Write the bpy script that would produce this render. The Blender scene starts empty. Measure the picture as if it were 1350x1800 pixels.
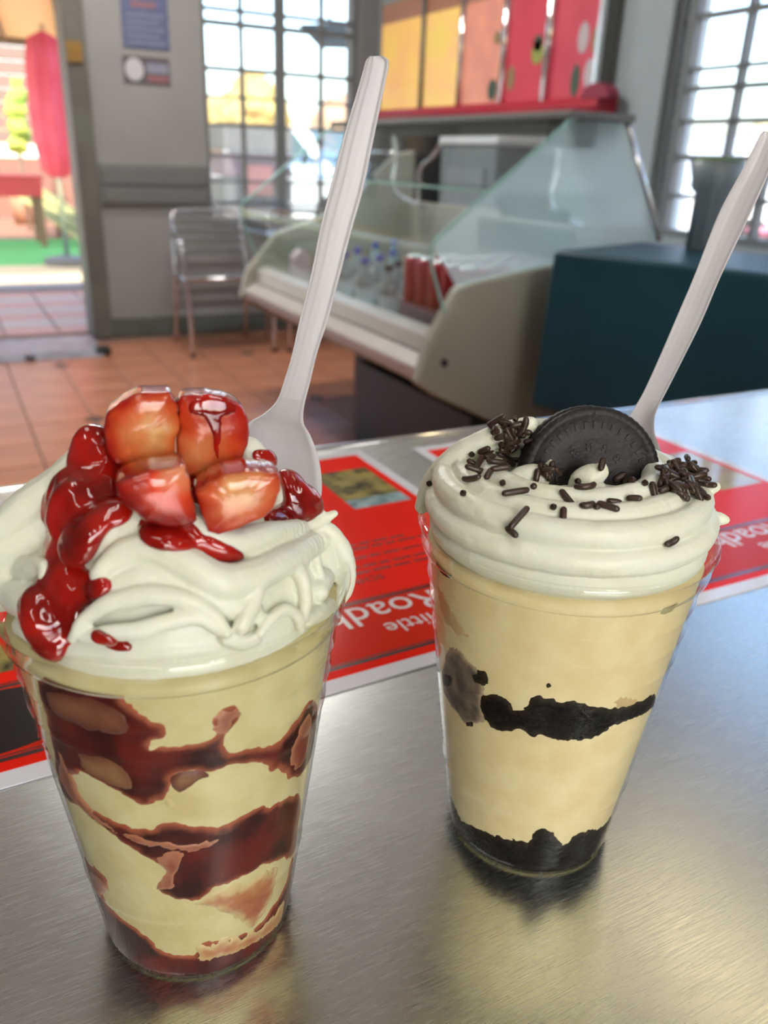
import bpy, bmesh, math, random
import numpy as np
from mathutils import Vector, Matrix, noise
from mathutils.bvhtree import BVHTree

random.seed(7)
SC = bpy.context.scene
COL = SC.collection
PI = math.pi

# ------------------------------------------------------------------ camera
# world: X along the back wall, Y towards it, Z up, floor at 0; the camera stands over the counter
FPX, PITCH, ROLL, YAW, CAMH = 1450.0, 0.40455, 0.03812, math.radians(28.0), 1.0785
_R = Matrix(((math.cos(YAW), math.sin(YAW), 0), (-math.sin(YAW), math.cos(YAW), 0), (0, 0, 1)))
_f = _R @ Vector((0, math.cos(PITCH), -math.sin(PITCH)))
_u = _R @ Vector((0, math.sin(PITCH), math.cos(PITCH)))
_r = _R @ Vector((1, 0, 0))
RT = _r * math.cos(ROLL) + _u * math.sin(ROLL)
UP = _u * math.cos(ROLL) - _r * math.sin(ROLL)
FW = _f
CAM = Vector((0, 0, CAMH))
cd = bpy.data.cameras.new('camera')
co = bpy.data.objects.new('camera', cd)
COL.objects.link(co)
M = Matrix.Identity(4)
for i in range(3):
    M[i][0], M[i][1], M[i][2], M[i][3] = RT[i], UP[i], -FW[i], CAM[i]
co.matrix_world = M
cd.sensor_fit = 'HORIZONTAL'
cd.sensor_width = 36.0
cd.lens = FPX / 1350.0 * 36.0
cd.clip_start = 0.01
cd.clip_end = 500
cd.dof.use_dof = True
cd.dof.focus_distance = 0.255
cd.dof.aperture_fstop = 17.0
SC.camera = co

# ------------------------------------------------------------------ light
W = bpy.data.worlds.new('sky')
SC.world = W
W.use_nodes = True
nt = W.node_tree
sky = nt.nodes.new('ShaderNodeTexSky')
sky.sky_type = 'NISHITA'
sky.sun_disc = False
sky.sun_elevation = math.radians(42)
sky.sun_rotation = math.radians(200)
sky.air_density = 1.0
sky.dust_density = 3.0
bgn = nt.nodes['Background']
nt.links.new(sky.outputs[0], bgn.inputs[0])
bgn.inputs[1].default_value = 0.80

def light(name, typ, loc, energy, color, size=None, size_y=None, direction=(0, 0, -1), angle=None):
    l = bpy.data.lights.new(name, typ)
    l.energy = energy
    l.color = color
    if typ == 'AREA':
        l.shape = 'RECTANGLE'
        l.size, l.size_y = size, size_y
    if angle is not None:
        l.angle = angle
    o = bpy.data.objects.new(name, l)
    COL.objects.link(o)
    o.location = loc
    o.rotation_euler = Vector(direction).to_track_quat('-Z', 'Y').to_euler()
    return o

light('sun', 'SUN', (0, 0, 20), 7.0, (1.0, 0.93, 0.82), direction=(0.30, 0.62, -0.80), angle=math.radians(1.0))
# fluorescent battens on the ceiling of the shop
light('ceiling_tube', 'AREA', (1.68, 0.95, 2.74), 2.2, (1.0, 0.80, 0.45), 0.05, 0.9)
for i, (x, y) in enumerate(((-0.55, 0.55), (-0.40, 0.55), (-0.95, -1.3), (0.25, -1.3), (0.40, -1.3), (1.5, -1.3))):
    light('ceiling_tube', 'AREA', (x, y, 2.74), 2.5 if y > 0 else 4.0, (1.0, 0.97, 0.90), 0.06, 1.3)
light('ceiling_tube', 'AREA', (0.9, 3.4, 2.74), 40.0, (1.0, 0.97, 0.92), 1.2, 0.08)
light('ceiling_tube', 'AREA', (0.9, 4.6, 2.74), 20.0, (1.0, 0.97, 0.92), 1.2, 0.08)
light('fridge_tube', 'AREA', (1.725, 2.9, 1.16), 2.5, (0.90, 0.98, 1.0), 0.03, 1.3)
SC.view_settings.view_transform = 'Standard'
SC.view_settings.look = 'None'
SC.view_settings.gamma = 1.0
SC.view_settings.use_curve_mapping = False
SC.view_settings.exposure = 0.18
SC.cycles.transparent_max_bounces = 14
SC.cycles.max_bounces = 7
SC.cycles.diffuse_bounces = 3
SC.cycles.glossy_bounces = 4
SC.cycles.use_adaptive_sampling = True
SC.cycles.adaptive_threshold = 0.08
SC.cycles.adaptive_min_samples = 20
SC.cycles.use_denoising = True
SC.cycles.sample_clamp_indirect = 6.0

# ------------------------------------------------------------------ helpers
def ray(px, py):
    return (FW + RT * ((px - 675.0) / FPX) - UP * ((py - 900.0) / FPX)).normalized()

def on_z(px, py, z):
    d = ray(px, py); return CAM + d * ((z - CAM.z) / d.z)

def on_x(px, py, x):
    d = ray(px, py); return CAM + d * ((x - CAM.x) / d.x)

def on_y(px, py, y):
    d = ray(px, py); return CAM + d * ((y - CAM.y) / d.y)

def on_plane(px, py, p, n):
    d = ray(px, py); return CAM + d * ((Vector(p) - CAM).dot(n) / d.dot(n))

def tag(o, label=None, cat=None, group=None, kind=None):
    if label: o['label'] = label
    if cat: o['category'] = cat
    if group: o['group'] = group
    if kind: o['kind'] = kind
    return o

def empty(name, loc=(0, 0, 0)):
    o = bpy.data.objects.new(name, None)
    COL.objects.link(o)
    o.location = loc
    o.empty_display_size = 0.02
    return o

def link(name, me, mat=None, parent=None, smooth=False):
    o = bpy.data.objects.new(name, me)
    COL.objects.link(o)
    if mat is not None and not me.materials:
        me.materials.append(mat)
    if smooth and me.polygons:
        me.polygons.foreach_set('use_smooth', [True] * len(me.polygons))
    if parent is not None:
        o.parent = parent
        if parent.parent is None:                      # meshes are built in world coordinates
            o.matrix_parent_inverse = Matrix.Translation(-Vector(parent.location))
    return o

def mk(name, verts, faces, mat=None, parent=None, smooth=False):
    me = bpy.data.meshes.new(name)
    me.from_pydata([tuple(v) for v in verts], [], faces)
    me.update()
    return link(name, me, mat, parent, smooth)

class MB:
    """collects shapes that make up ONE part"""
    def __init__(s):
        s.v, s.f = [], []
    def add(s, v, f):
        n = len(s.v)
        s.v += [tuple(p) for p in v]
        s.f += [tuple(i + n for i in q) for q in f]
        return s
    def box(s, lo, hi):
        (a, b, c), (d, e, g) = lo, hi
        return s.add([(a, b, c), (d, b, c), (d, e, c), (a, e, c), (a, b, g), (d, b, g), (d, e, g), (a, e, g)],
                     [(0, 3, 2, 1), (4, 5, 6, 7), (0, 1, 5, 4), (1, 2, 6, 5), (2, 3, 7, 6), (3, 0, 4, 7)])
    def prism(s, poly, axis, a, b):
        """poly of 2-D points extruded along axis from a to b"""
        def P(p, t):
            return {'x': (t, p[0], p[1]), 'y': (p[0], t, p[1]), 'z': (p[0], p[1], t)}[axis]
        n = len(poly)
        return s.add([P(p, a) for p in poly] + [P(p, b) for p in poly],
                     [tuple(range(n))[::-1], tuple(range(n, 2 * n))] + [(i, (i + 1) % n, n + (i + 1) % n, n + i) for i in range(n)])
    def tube(s, pts, rad, seg=10, closed=False):
        pts = [Vector(p) for p in pts]
        n = len(pts)
        rads = rad if isinstance(rad, (list, tuple)) else [rad] * n
        V, F = [], []
        up = None
        for i, p in enumerate(pts):
            if closed:
                t = pts[(i + 1) % n] - pts[i - 1]
            else:
                t = pts[min(i + 1, n - 1)] - pts[max(i - 1, 0)]
            t.normalize()
            if up is None:
                up = Vector((0, 0, 1)) if abs(t.z) < 0.9 else Vector((1, 0, 0))
            a = t.cross(up)
            if a.length < 1e-6: a = t.orthogonal()
            a.normalize()
            b = a.cross(t); up = b
            for k in range(seg):
                c = 2 * PI * k / seg
                V.append(p + (a * math.cos(c) + b * math.sin(c)) * rads[i])
        m = n if closed else n - 1
        for i in range(m):
            for k in range(seg):
                j = (i + 1) % n
                F.append((i * seg + k, i * seg + (k + 1) % seg, j * seg + (k + 1) % seg, j * seg + k))
        if not closed:
            F.append(tuple(range(seg))[::-1])
            F.append(tuple((n - 1) * seg + k for k in range(seg)))
        return s.add(V, F)
    def lathe(s, prof, c=(0, 0, 0), seg=48, cap=True):
        V, F = [], []
        for (r, z) in prof:
            for k in range(seg):
                a = 2 * PI * k / seg
                V.append((c[0] + r * math.cos(a), c[1] + r * math.sin(a), c[2] + z))
        n = len(prof)
        for i in range(n - 1):
            for k in range(seg):
                F.append((i * seg + k, i * seg + (k + 1) % seg, (i + 1) * seg + (k + 1) % seg, (i + 1) * seg + k))
        if cap:
            F.append(tuple(range(seg))[::-1])
            F.append(tuple((n - 1) * seg + k for k in range(seg)))
        return s.add(V, F)
    def build(s, name, mat=None, parent=None, smooth=False, bevel=0.0, seg=2):
        o = mk(name, s.v, s.f, mat, parent, smooth)
        if bevel:
            bm = bmesh.new(); bm.from_mesh(o.data)
            bmesh.ops.remove_doubles(bm, verts=bm.verts, dist=1e-6)
            bmesh.ops.bevel(bm, geom=[e for e in bm.edges if len(e.link_faces) == 2 and e.calc_face_angle(0) > 0.5],
                            offset=bevel, segments=seg, affect='EDGES', profile=0.5, clamp_overlap=True)
            bm.to_mesh(o.data); bm.free()
        return o

def copy_tree(o, delta, label=None, parent=None):
    c = o.copy()
    COL.objects.link(c)
    if parent is None:
        c.location = Vector(o.location) + Vector(delta)
        if label: c['label'] = label
    else:
        inv = o.matrix_parent_inverse.copy()
        c.parent = parent
        c.matrix_parent_inverse = inv
    for ch in [q for q in bpy.data.objects if q.parent == o]:
        copy_tree(ch, delta, None, c)
    return c

def remesh(verts, faces, voxel, smooth_it=4, smooth_f=0.5):
    me = bpy.data.meshes.new('tmp')
    me.from_pydata([], [], [])
    v = np.asarray(verts, dtype=np.float32); f = np.asarray(faces, dtype=np.int32)
    me.vertices.add(len(v)); me.vertices.foreach_set('co', v.ravel())
    me.loops.add(f.size); me.loops.foreach_set('vertex_index', f.ravel())
    me.polygons.add(len(f)); me.polygons.foreach_set('loop_start', np.arange(0, f.size, f.shape[1], dtype=np.int32))
    me.update(calc_edges=True); me.validate()
    o = bpy.data.objects.new('tmp', me)
    COL.objects.link(o)
    m = o.modifiers.new('r', 'REMESH'); m.mode = 'VOXEL'; m.voxel_size = voxel; m.use_smooth_shade = True
    if smooth_it:
        m2 = o.modifiers.new('s', 'SMOOTH'); m2.factor = smooth_f; m2.iterations = smooth_it
    dg = bpy.context.evaluated_depsgraph_get()
    out = bpy.data.meshes.new_from_object(o.evaluated_get(dg))
    bpy.data.objects.remove(o); bpy.data.meshes.remove(me)
    return out

def push(me, fn):
    """move every vertex along its normal by fn(position)"""
    n = len(me.vertices)
    co_, no_ = np.empty(n * 3, np.float32), np.empty(n * 3, np.float32)
    me.vertices.foreach_get('co', co_); me.vertex_normals.foreach_get('vector', no_)
    co_, no_ = co_.reshape(-1, 3), no_.reshape(-1, 3)
    d = np.array([fn(Vector(c)) for c in co_.tolist()], np.float32)
    me.vertices.foreach_set('co', (co_ + no_ * d[:, None]).ravel()); me.update()

def _ico():
    bm = bmesh.new(); bmesh.ops.create_icosphere(bm, subdivisions=2, radius=1)
    v = np.array([p.co[:] for p in bm.verts]); f = np.array([[q.index for q in p.verts] for p in bm.faces]); bm.free()
    return v, f
ICO = _ico()

def spheres(items):
    """items: (centre, radius) or (centre, radius, normal, squash)"""
    V, F = [], []
    n = 0
    for it in items:
        v = ICO[0] * it[1]
        if len(it) > 2:
            q = np.array(it[2]); q = q / np.linalg.norm(q)
            v = v - np.outer(v @ q, q) * (1 - it[3])
        V.append(v + np.array(it[0])); F.append(ICO[1] + n); n += len(v)
    return np.concatenate(V), np.concatenate(F)

def spline(pts, per=8):
    """Catmull-Rom through rows of numbers"""
    P = [np.array(p, float) for p in pts]
    P = [2 * P[0] - P[1]] + P + [2 * P[-1] - P[-2]]
    out = []
    for i in range(1, len(P) - 2):
        for k in range(per):
            t = k / per
            a, b, c, d = P[i - 1], P[i], P[i + 1], P[i + 2]
            out.append(0.5 * ((2 * b) + (c - a) * t + (2 * a - 5 * b + 4 * c - d) * t * t + (3 * b - a - 3 * c + d) * t ** 3))
    out.append(P[-2])
    return out

# ------------------------------------------------------------------ materials
def mat(name, col, rough=0.5, metal=0.0, col2=None, scale=8.0, detail=4.0, bump=0.0, bump_scale=None, coat=0.0, sss=0.0,
        sss_r=(1, 0.6, 0.4), sss_scale=0.003, spec=0.5, emit=None, emit_s=0.0, contrast=(0.35, 0.65), trans=0.0, ior=1.45, stretch=None):
    m = bpy.data.materials.new(name)
    m.use_nodes = True
    N, L = m.node_tree.nodes, m.node_tree.links
    b = N['Principled BSDF']
    b.inputs['Base Color'].default_value = (*col, 1)
    b.inputs['Roughness'].default_value = rough
    b.inputs['Metallic'].default_value = metal
    b.inputs['Specular IOR Level'].default_value = spec
    b.inputs['IOR'].default_value = ior
    b.inputs['Coat Weight'].default_value = coat
    b.inputs['Coat Roughness'].default_value = 0.05
    b.inputs['Transmission Weight'].default_value = trans
    if sss:
        b.inputs['Subsurface Weight'].default_value = sss
        b.inputs['Subsurface Radius'].default_value = sss_r
        b.inputs['Subsurface Scale'].default_value = sss_scale
    if emit:
        b.inputs['Emission Color'].default_value = (*emit, 1)
        b.inputs['Emission Strength'].default_value = emit_s
    tc = N.new('ShaderNodeTexCoord')
    vec = tc.outputs['Object']
    if stretch:
        mp = N.new('ShaderNodeMapping'); mp.inputs['Scale'].default_value = stretch
        L.new(vec, mp.inputs['Vector']); vec = mp.outputs['Vector']
    nz = N.new('ShaderNodeTexNoise')
    nz.inputs['Scale'].default_value = scale
    nz.inputs['Detail'].default_value = detail
    L.new(vec, nz.inputs['Vector'])
    cr = N.new('ShaderNodeValToRGB')
    c2 = col2 if col2 else tuple(min(1, c * 0.93) for c in col)
    cr.color_ramp.elements[0].position, cr.color_ramp.elements[1].position = contrast
    cr.color_ramp.elements[0].color = (*c2, 1)
    cr.color_ramp.elements[1].color = (*col, 1)
    L.new(nz.outputs['Fac'], cr.inputs['Fac'])
    L.new(cr.outputs['Color'], b.inputs['Base Color'])
    if bump:
        bp = N.new('ShaderNodeBump'); bp.inputs['Strength'].default_value = bump; bp.inputs['Distance'].default_value = 0.002
        n2 = N.new('ShaderNodeTexNoise'); n2.inputs['Scale'].default_value = bump_scale or scale; n2.inputs['Detail'].default_value = 5
        L.new(vec, n2.inputs['Vector'])
        L.new(n2.outputs['Fac'], bp.inputs['Height']); L.new(bp.outputs['Normal'], b.inputs['Normal'])
    return m

def glass_thin(name, tint=(1, 1, 1), milk=0.0, milk_col=(0.8, 0.9, 0.95), rough=0.02, ior=1.45):
    """thin clear sheet: lets light straight through and mirrors by Fresnel"""
    m = bpy.data.materials.new(name)
    m.use_nodes = True
    N, L = m.node_tree.nodes, m.node_tree.links
    N.remove(N['Principled BSDF'])
    out = N['Material Output']
    tr = N.new('ShaderNodeBsdfTransparent'); tr.inputs[0].default_value = (*tint, 1)
    gl = N.new('ShaderNodeBsdfGlossy'); gl.inputs['Roughness'].default_value = rough
    lw = N.new('ShaderNodeLayerWeight'); lw.inputs['Blend'].default_value = 0.5      # Schlick's law, the same from both sides
    pw = N.new('ShaderNodeMath'); pw.operation = 'POWER'; pw.inputs[1].default_value = 5.0
    L.new(lw.outputs['Facing'], pw.inputs[0])
    f0 = ((ior - 1) / (ior + 1)) ** 2
    fr = N.new('ShaderNodeMath'); fr.operation = 'MULTIPLY_ADD'; fr.inputs[1].default_value = 1 - f0; fr.inputs[2].default_value = f0
    L.new(pw.outputs[0], fr.inputs[0])
    mx = N.new('ShaderNodeMixShader')
    L.new(fr.outputs[0], mx.inputs[0]); L.new(tr.outputs[0], mx.inputs[1]); L.new(gl.outputs[0], mx.inputs[2])
    last = mx
    if milk:
        df = N.new('ShaderNodeBsdfTranslucent'); df.inputs[0].default_value = (*milk_col, 1)
        d2 = N.new('ShaderNodeBsdfDiffuse'); d2.inputs[0].default_value = (*milk_col, 1)
        ad = N.new('ShaderNodeMixShader'); L.new(df.outputs[0], ad.inputs[1]); L.new(d2.outputs[0], ad.inputs[2])
        m2 = N.new('ShaderNodeMixShader'); m2.inputs[0].default_value = milk
        L.new(mx.outputs[0], m2.inputs[1]); L.new(ad.outputs[0], m2.inputs[2]); last = m2
    L.new(last.outputs[0], out.inputs[0])
    return m

def attr_mat(name, rough, coat=0.0, sss=0.0, bump=0.0, bump_scale=300, attr='tone'):
    m = mat(name, (1, 1, 1), rough, coat=coat, sss=sss, bump=bump, bump_scale=bump_scale, sss_r=(1.0, 0.25, 0.1), sss_scale=0.004)
    N, L = m.node_tree.nodes, m.node_tree.links
    at = N.new('ShaderNodeAttribute'); at.attribute_name = attr
    b = N['Principled BSDF']
    nz = N.new('ShaderNodeTexNoise'); nz.inputs['Scale'].default_value = 260; nz.inputs['Detail'].default_value = 4
    tc = [n for n in N if n.type == 'TEX_COORD'][0]
    L.new(tc.outputs['Object'], nz.inputs['Vector'])
    mp = N.new('ShaderNodeMapRange'); mp.inputs[3].default_value = 0.75; mp.inputs[4].default_value = 1.2
    L.new(nz.outputs['Fac'], mp.inputs[0])
    mx = N.new('ShaderNodeMix'); mx.data_type = 'RGBA'; mx.blend_type = 'MULTIPLY'; mx.inputs[0].default_value = 1.0
    L.new(at.outputs['Color'], mx.inputs[6]); L.new(mp.outputs[0], mx.inputs[7])
    L.new(mx.outputs[2], b.inputs['Base Color'])
    return m

def steel_top():
    m = mat('brushed_steel', (0.64, 0.67, 0.65), 0.3, 1.0, col2=(0.56, 0.59, 0.57), scale=9, stretch=(1, 1, 1))
    N, L = m.node_tree.nodes, m.node_tree.links
    b = N['Principled BSDF']
    tc = [n for n in N if n.type == 'TEX_COORD'][0]
    # fine scratches in two directions break up the gloss
    mixn = None
    rr = []
    for ang, sc in ((0.55, 2600.0), (-0.75, 2100.0), (0.2, 1500.0)):
        mp = N.new('ShaderNodeMapping'); mp.inputs['Rotation'].default_value = (0, 0, ang)
        mp.inputs['Scale'].default_value = (0.035, 1, 1)
        L.new(tc.outputs['Object'], mp.inputs['Vector'])
        nz = N.new('ShaderNodeTexNoise'); nz.inputs['Scale'].default_value = sc; nz.inputs['Detail'].default_value = 3
        L.new(mp.outputs[0], nz.inputs['Vector']); rr.append(nz)
    a = N.new('ShaderNodeMath'); a.operation = 'ADD'
    L.new(rr[0].outputs['Fac'], a.inputs[0]); L.new(rr[1].outputs['Fac'], a.inputs[1])
    a2 = N.new('ShaderNodeMath'); a2.operation = 'ADD'
    L.new(a.outputs[0], a2.inputs[0]); L.new(rr[2].outputs['Fac'], a2.inputs[1])
    mr = N.new('ShaderNodeMapRange'); mr.inputs[1].default_value = 1.0; mr.inputs[2].default_value = 2.0
    mr.inputs[3].default_value = 0.22; mr.inputs[4].default_value = 0.31
    L.new(a2.outputs[0], mr.inputs[0]); L.new(mr.outputs[0], b.inputs['Roughness'])
    bp = N.new('ShaderNodeBump'); bp.inputs['Strength'].default_value = 0.012; bp.inputs['Distance'].default_value = 0.0001
    L.new(a2.outputs[0], bp.inputs['Height']); L.new(bp.outputs['Normal'], b.inputs['Normal'])
    return m

MT = dict(
    steel=steel_top(),
    alu=mat('polished_aluminium', (0.75, 0.76, 0.78), 0.22, 1.0, scale=30),
    chrome=mat('chrome', (0.85, 0.86, 0.88), 0.12, 1.0, scale=30),
    wall=mat('grey_wall_paint', (0.29, 0.285, 0.28), 0.6, col2=(0.265, 0.26, 0.255), scale=3, bump=0.05, bump_scale=120),
    wall_teal=mat('wall_paint_teal_cast', (0.36, 0.42, 0.45), 0.6, col2=(0.33, 0.39, 0.42), scale=3, bump=0.05, bump_scale=120),  # teal cast over the right side put into the paint colour
    post=mat('olive_grey_paint', (0.13, 0.13, 0.105), 0.5, col2=(0.11, 0.095, 0.085), scale=5),
    trim=mat('dark_grey_trim', (0.155, 0.155, 0.15), 0.5, scale=5),
    skirting=mat('green_grey_skirting', (0.13, 0.14, 0.125), 0.5, col2=(0.08, 0.09, 0.07), scale=6),
    ceil=mat('white_ceiling', (0.86, 0.86, 0.85), 0.8, scale=4),
    bars=mat('window_bar_paint', (0.17, 0.19, 0.20), 0.45, scale=10),
    tile=mat('terracotta_tile', (0.47, 0.19, 0.10), 0.28, col2=(0.37, 0.14, 0.075), scale=5, bump=0.04, bump_scale=40),
    grout=mat('brown_grout', (0.20, 0.12, 0.09), 0.8, scale=20),
    inset=mat('charcoal_tile_inset', (0.05, 0.055, 0.055), 0.35, scale=20),
    mat_grey=mat('grey_metal_sill', (0.33, 0.35, 0.40), 0.4, 0.3, col2=(0.22, 0.23, 0.26), scale=12),
    dark=mat('black_laminate', (0.018, 0.018, 0.022), 0.45, scale=10),
    teal_box=mat('dark_teal_vinyl', (0.010, 0.062, 0.090), 0.45, col2=(0.008, 0.050, 0.075), scale=6, bump=0.06, bump_scale=60),
    cream_panel=mat('cream_plastic', (0.37, 0.355, 0.285), 0.4, col2=(0.34, 0.325, 0.26), scale=4),
    ledge=mat('pale_pink_steel', (0.50, 0.45, 0.42), 0.35, 0.1, scale=8),
    glass=glass_thin('display_glass', (0.90, 0.97, 0.96)),
    glass_edge=mat('green_glass_edge', (0.30, 0.55, 0.50), 0.15, scale=10),
    glass_reflection=glass_thin('end_glass_white_reflection', (0.86, 0.95, 0.97), milk=0.5, milk_col=(0.72, 0.90, 0.98)),  # white reflection on the pane mixed in as milky colour
    pane=glass_thin('window_glass', (0.97, 0.99, 1.0)),
    cup=glass_thin('clear_cup_plastic', (0.975, 0.98, 0.965), rough=0.04, ior=1.32),
    cup_lip=glass_thin('clear_lip_plastic', (0.96, 0.965, 0.94), rough=0.05, ior=1.7),
    white_plastic=mat('white_spoon_plastic', (0.52, 0.50, 0.505), 0.28, scale=30, sss=0.25, sss_r=(1, 0.9, 0.9), sss_scale=0.002),
    cream=mat('whipped_cream', (0.77, 0.79, 0.66), 0.36, col2=(0.74, 0.75, 0.59), scale=60, sss=0.25, sss_r=(1.0, 0.9, 0.4), sss_scale=0.0018, bump=0.05, bump_scale=900),
    custard=mat('vanilla_soft_serve', (0.80, 0.70, 0.40), 0.45, col2=(0.73, 0.60, 0.31), scale=90, sss=0.25, sss_r=(1, 0.8, 0.4), sss_scale=0.002, bump=0.06, bump_scale=600),
    softserve=mat('pale_soft_serve', (0.66, 0.60, 0.32), 0.45, col2=(0.56, 0.48, 0.22), scale=80, sss=0.25, sss_r=(1, 0.8, 0.4), sss_scale=0.002, bump=0.06, bump_scale=600),
    syrup=mat('dark_strawberry_syrup', (0.12, 0.010, 0.006), 0.45, spec=0.2, col2=(0.030, 0.004, 0.004), scale=75, detail=3, contrast=(0.40, 0.62)),
    syrup_mid=mat('strawberry_syrup_film', (0.32, 0.085, 0.045), 0.3, col2=(0.20, 0.03, 0.018), scale=110, detail=4),
    chunk=mat('strawberry_in_syrup', (0.27, 0.105, 0.05), 0.35, col2=(0.16, 0.05, 0.025), scale=70, detail=3),
    tan=mat('syrup_stained_soft_serve', (0.34, 0.20, 0.08), 0.4, col2=(0.25, 0.11, 0.045), scale=80),
    orange=mat('pink_orange_soft_serve', (0.50, 0.24, 0.09), 0.4, col2=(0.34, 0.09, 0.035), scale=120, detail=6),
    sauce=mat('strawberry_sauce', (0.40, 0.010, 0.004), 0.08, col2=(0.15, 0.003, 0.002), scale=75, detail=2, coat=0.6, contrast=(0.36, 0.62)),
    crumb=mat('black_cookie_crumb', (0.010, 0.008, 0.007), 0.6, spec=0.12, col2=(0.004, 0.003, 0.003), scale=200, bump=0.5, bump_scale=500),
    void_grey=mat('grey_brown_void', (0.21, 0.16, 0.11), 0.5, col2=(0.06, 0.045, 0.035), scale=190, detail=6),
    caramel=mat('stained_custard', (0.56, 0.40, 0.19), 0.45, scale=100),
    green_shade=mat('olive_air_pocket', (0.36, 0.34, 0.16), 0.4, scale=120),
    wafer=mat('dark_cocoa_wafer', (0.016, 0.013, 0.012), 0.5, spec=0.4, col2=(0.010, 0.008, 0.008), scale=300, bump=0.15, bump_scale=700),
    sprinkle=mat('chocolate_sprinkle', (0.055, 0.030, 0.017), 0.32, col2=(0.035, 0.018, 0.012), scale=200),
    paper=mat('laminated_white_paper', (0.86, 0.86, 0.90), 0.12, scale=20, coat=0.4),
    red_print=mat('red_print', (0.95, 0.022, 0.008), 0.16, col2=(0.88, 0.018, 0.007), scale=14, spec=0.3, ior=1.2),
    red_band=mat('brick_red_print', (0.70, 0.030, 0.012), 0.16, scale=14, spec=0.3, ior=1.2),
    dark_line=mat('dark_maroon_print', (0.05, 0.008, 0.006), 0.2, scale=14, coat=0.4),
    text_dark=mat('dark_red_text_print', (0.16, 0.012, 0.010), 0.2, scale=14, coat=0.4),
    text_white=mat('white_text_print', (0.85, 0.82, 0.80), 0.2, scale=14, coat=0.4),
    photo=mat('food_photo_print', (0.42, 0.34, 0.09), 0.14, col2=(0.03, 0.035, 0.015), scale=70, detail=5, coat=0.5),
    photo_blue=mat('plate_photo_print', (0.45, 0.62, 0.66), 0.14, col2=(0.14, 0.25, 0.24), scale=80, coat=0.5),
    photo_faded=mat('faded_photo_print', (0.50, 0.38, 0.10), 0.14, col2=(0.40, 0.22, 0.08), scale=60, coat=0.5),
    oval=mat('black_oval_print', (0.010, 0.008, 0.008), 0.15, scale=14, coat=0.4),
)

def add_rim(m, rim):
    """thin rim of a layer is stained by its neighbour: mix from the rim colour to the core colour"""
    N, L = m.node_tree.nodes, m.node_tree.links
    b = N['Principled BSDF']
    src = b.inputs['Base Color'].links[0].from_socket
    at = N.new('ShaderNodeAttribute'); at.attribute_name = 'core'
    mx = N.new('ShaderNodeMix'); mx.data_type = 'RGBA'
    L.new(at.outputs['Fac'], mx.inputs[0]); mx.inputs[6].default_value = (*rim, 1)
    L.new(src, mx.inputs[7]); L.new(mx.outputs[2], b.inputs['Base Color'])
add_rim(MT['syrup'], (0.36, 0.10, 0.045)); add_rim(MT['syrup_mid'], (0.44, 0.20, 0.10)); add_rim(MT['chunk'], (0.09, 0.014, 0.009))
add_rim(MT['tan'], (0.12, 0.022, 0.014)); add_rim(MT['orange'], (0.60, 0.50, 0.24)); add_rim(MT['crumb'], (0.03, 0.022, 0.012)); add_rim(MT['void_grey'], (0.40, 0.31, 0.20))

def smat(name, col, rough=0.5, **k):
    return mat(name, col, rough, scale=k.pop('scale', 8), **k)

# ================================================================== THE SETTING
WB, WR, CEIL, TOP = 5.35, 2.68, 2.8, 0.85      # back wall, right wall, ceiling height, counter height

def struct(o):
    o['kind'] = 'structure'
    return o

# floor: grout bed, each visible tile a piece of its own
fl = struct(MB().box((-2.6, -2.2, -0.06), (WR, WB, -0.006)).build('floor', MT['grout']))
TP = 0.26
tile_me = None
tx0, ty0 = 0.487, 3.615
def tile_mesh(cut):
    a, g, c = TP / 2, 0.0035, 0.045
    h = a - g
    if not cut:
        poly = [(-h, -h), (h, -h), (h, h), (-h, h)]
    else:
        poly = {0: [(-h + c, -h), (h, -h), (h, h), (-h, h), (-h, -h + c)],
                1: [(-h, -h), (h - c, -h), (h, -h + c), (h, h), (-h, h)],
                2: [(-h, -h), (h, -h), (h, h - c), (h - c, h), (-h, h)],
                3: [(-h, -h), (h, -h), (h, h), (-h + c, h), (-h, h - c)]}[cut - 1]
    o = MB().prism(poly, 'z', -0.008, 0.0).build('floor_tile', MT['tile'], None, bevel=0.0015, seg=1)
    me = o.data
    bpy.data.objects.remove(o)
    return me
TM = [tile_mesh(k) for k in range(5)]
for i in range(-10, 10):
    for j in range(-12, 8):
        x, y = tx0 + (i + 0.5) * TP, ty0 + (j + 0.5) * TP
        if not (-1.2 < x < 2.55 and 0.7 < y < 5.2):
            continue
        if x < -0.6: continue
        k = 0
        if i % 4 == 0 and j % 4 == 0: k = 1
        elif i % 4 == 3 and j % 4 == 0: k = 2
        elif i % 4 == 3 and j % 4 == 3: k = 3
        elif i % 4 == 0 and j % 4 == 3: k = 4
        t = link('floor_tile', TM[k], None, fl)
        t.location = (x, y, random.uniform(-0.0006, 0.0006))
ins = None
for i in (0, 4, 8):
    for j in (-8, -4, 0, 4):
        x, y = tx0 + i * TP, ty0 + j * TP
        if y < 0.9 or x > 2.3: continue
        if ins is None:
            c = 0.038
            o = MB().prism([(-c, 0), (0, -c), (c, 0), (0, c)], 'z', -0.008, 0.0).build('tile_inset', MT['inset'], None, bevel=0.001, seg=1)
            ins = o.data; bpy.data.objects.remove(o)
        t = link('tile_inset', ins, None, fl); t.location = (x, y, 0)

struct(MB().box((-2.6, -2.2, CEIL), (WR + 0.2, WB + 0.2, CEIL + 0.1)).build('ceiling', MT['ceil']))
struct(MB().box((-2.75, -2.2, 0), (-2.6, WB + 0.2, CEIL)).build('wall_left', MT['wall']))

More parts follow.
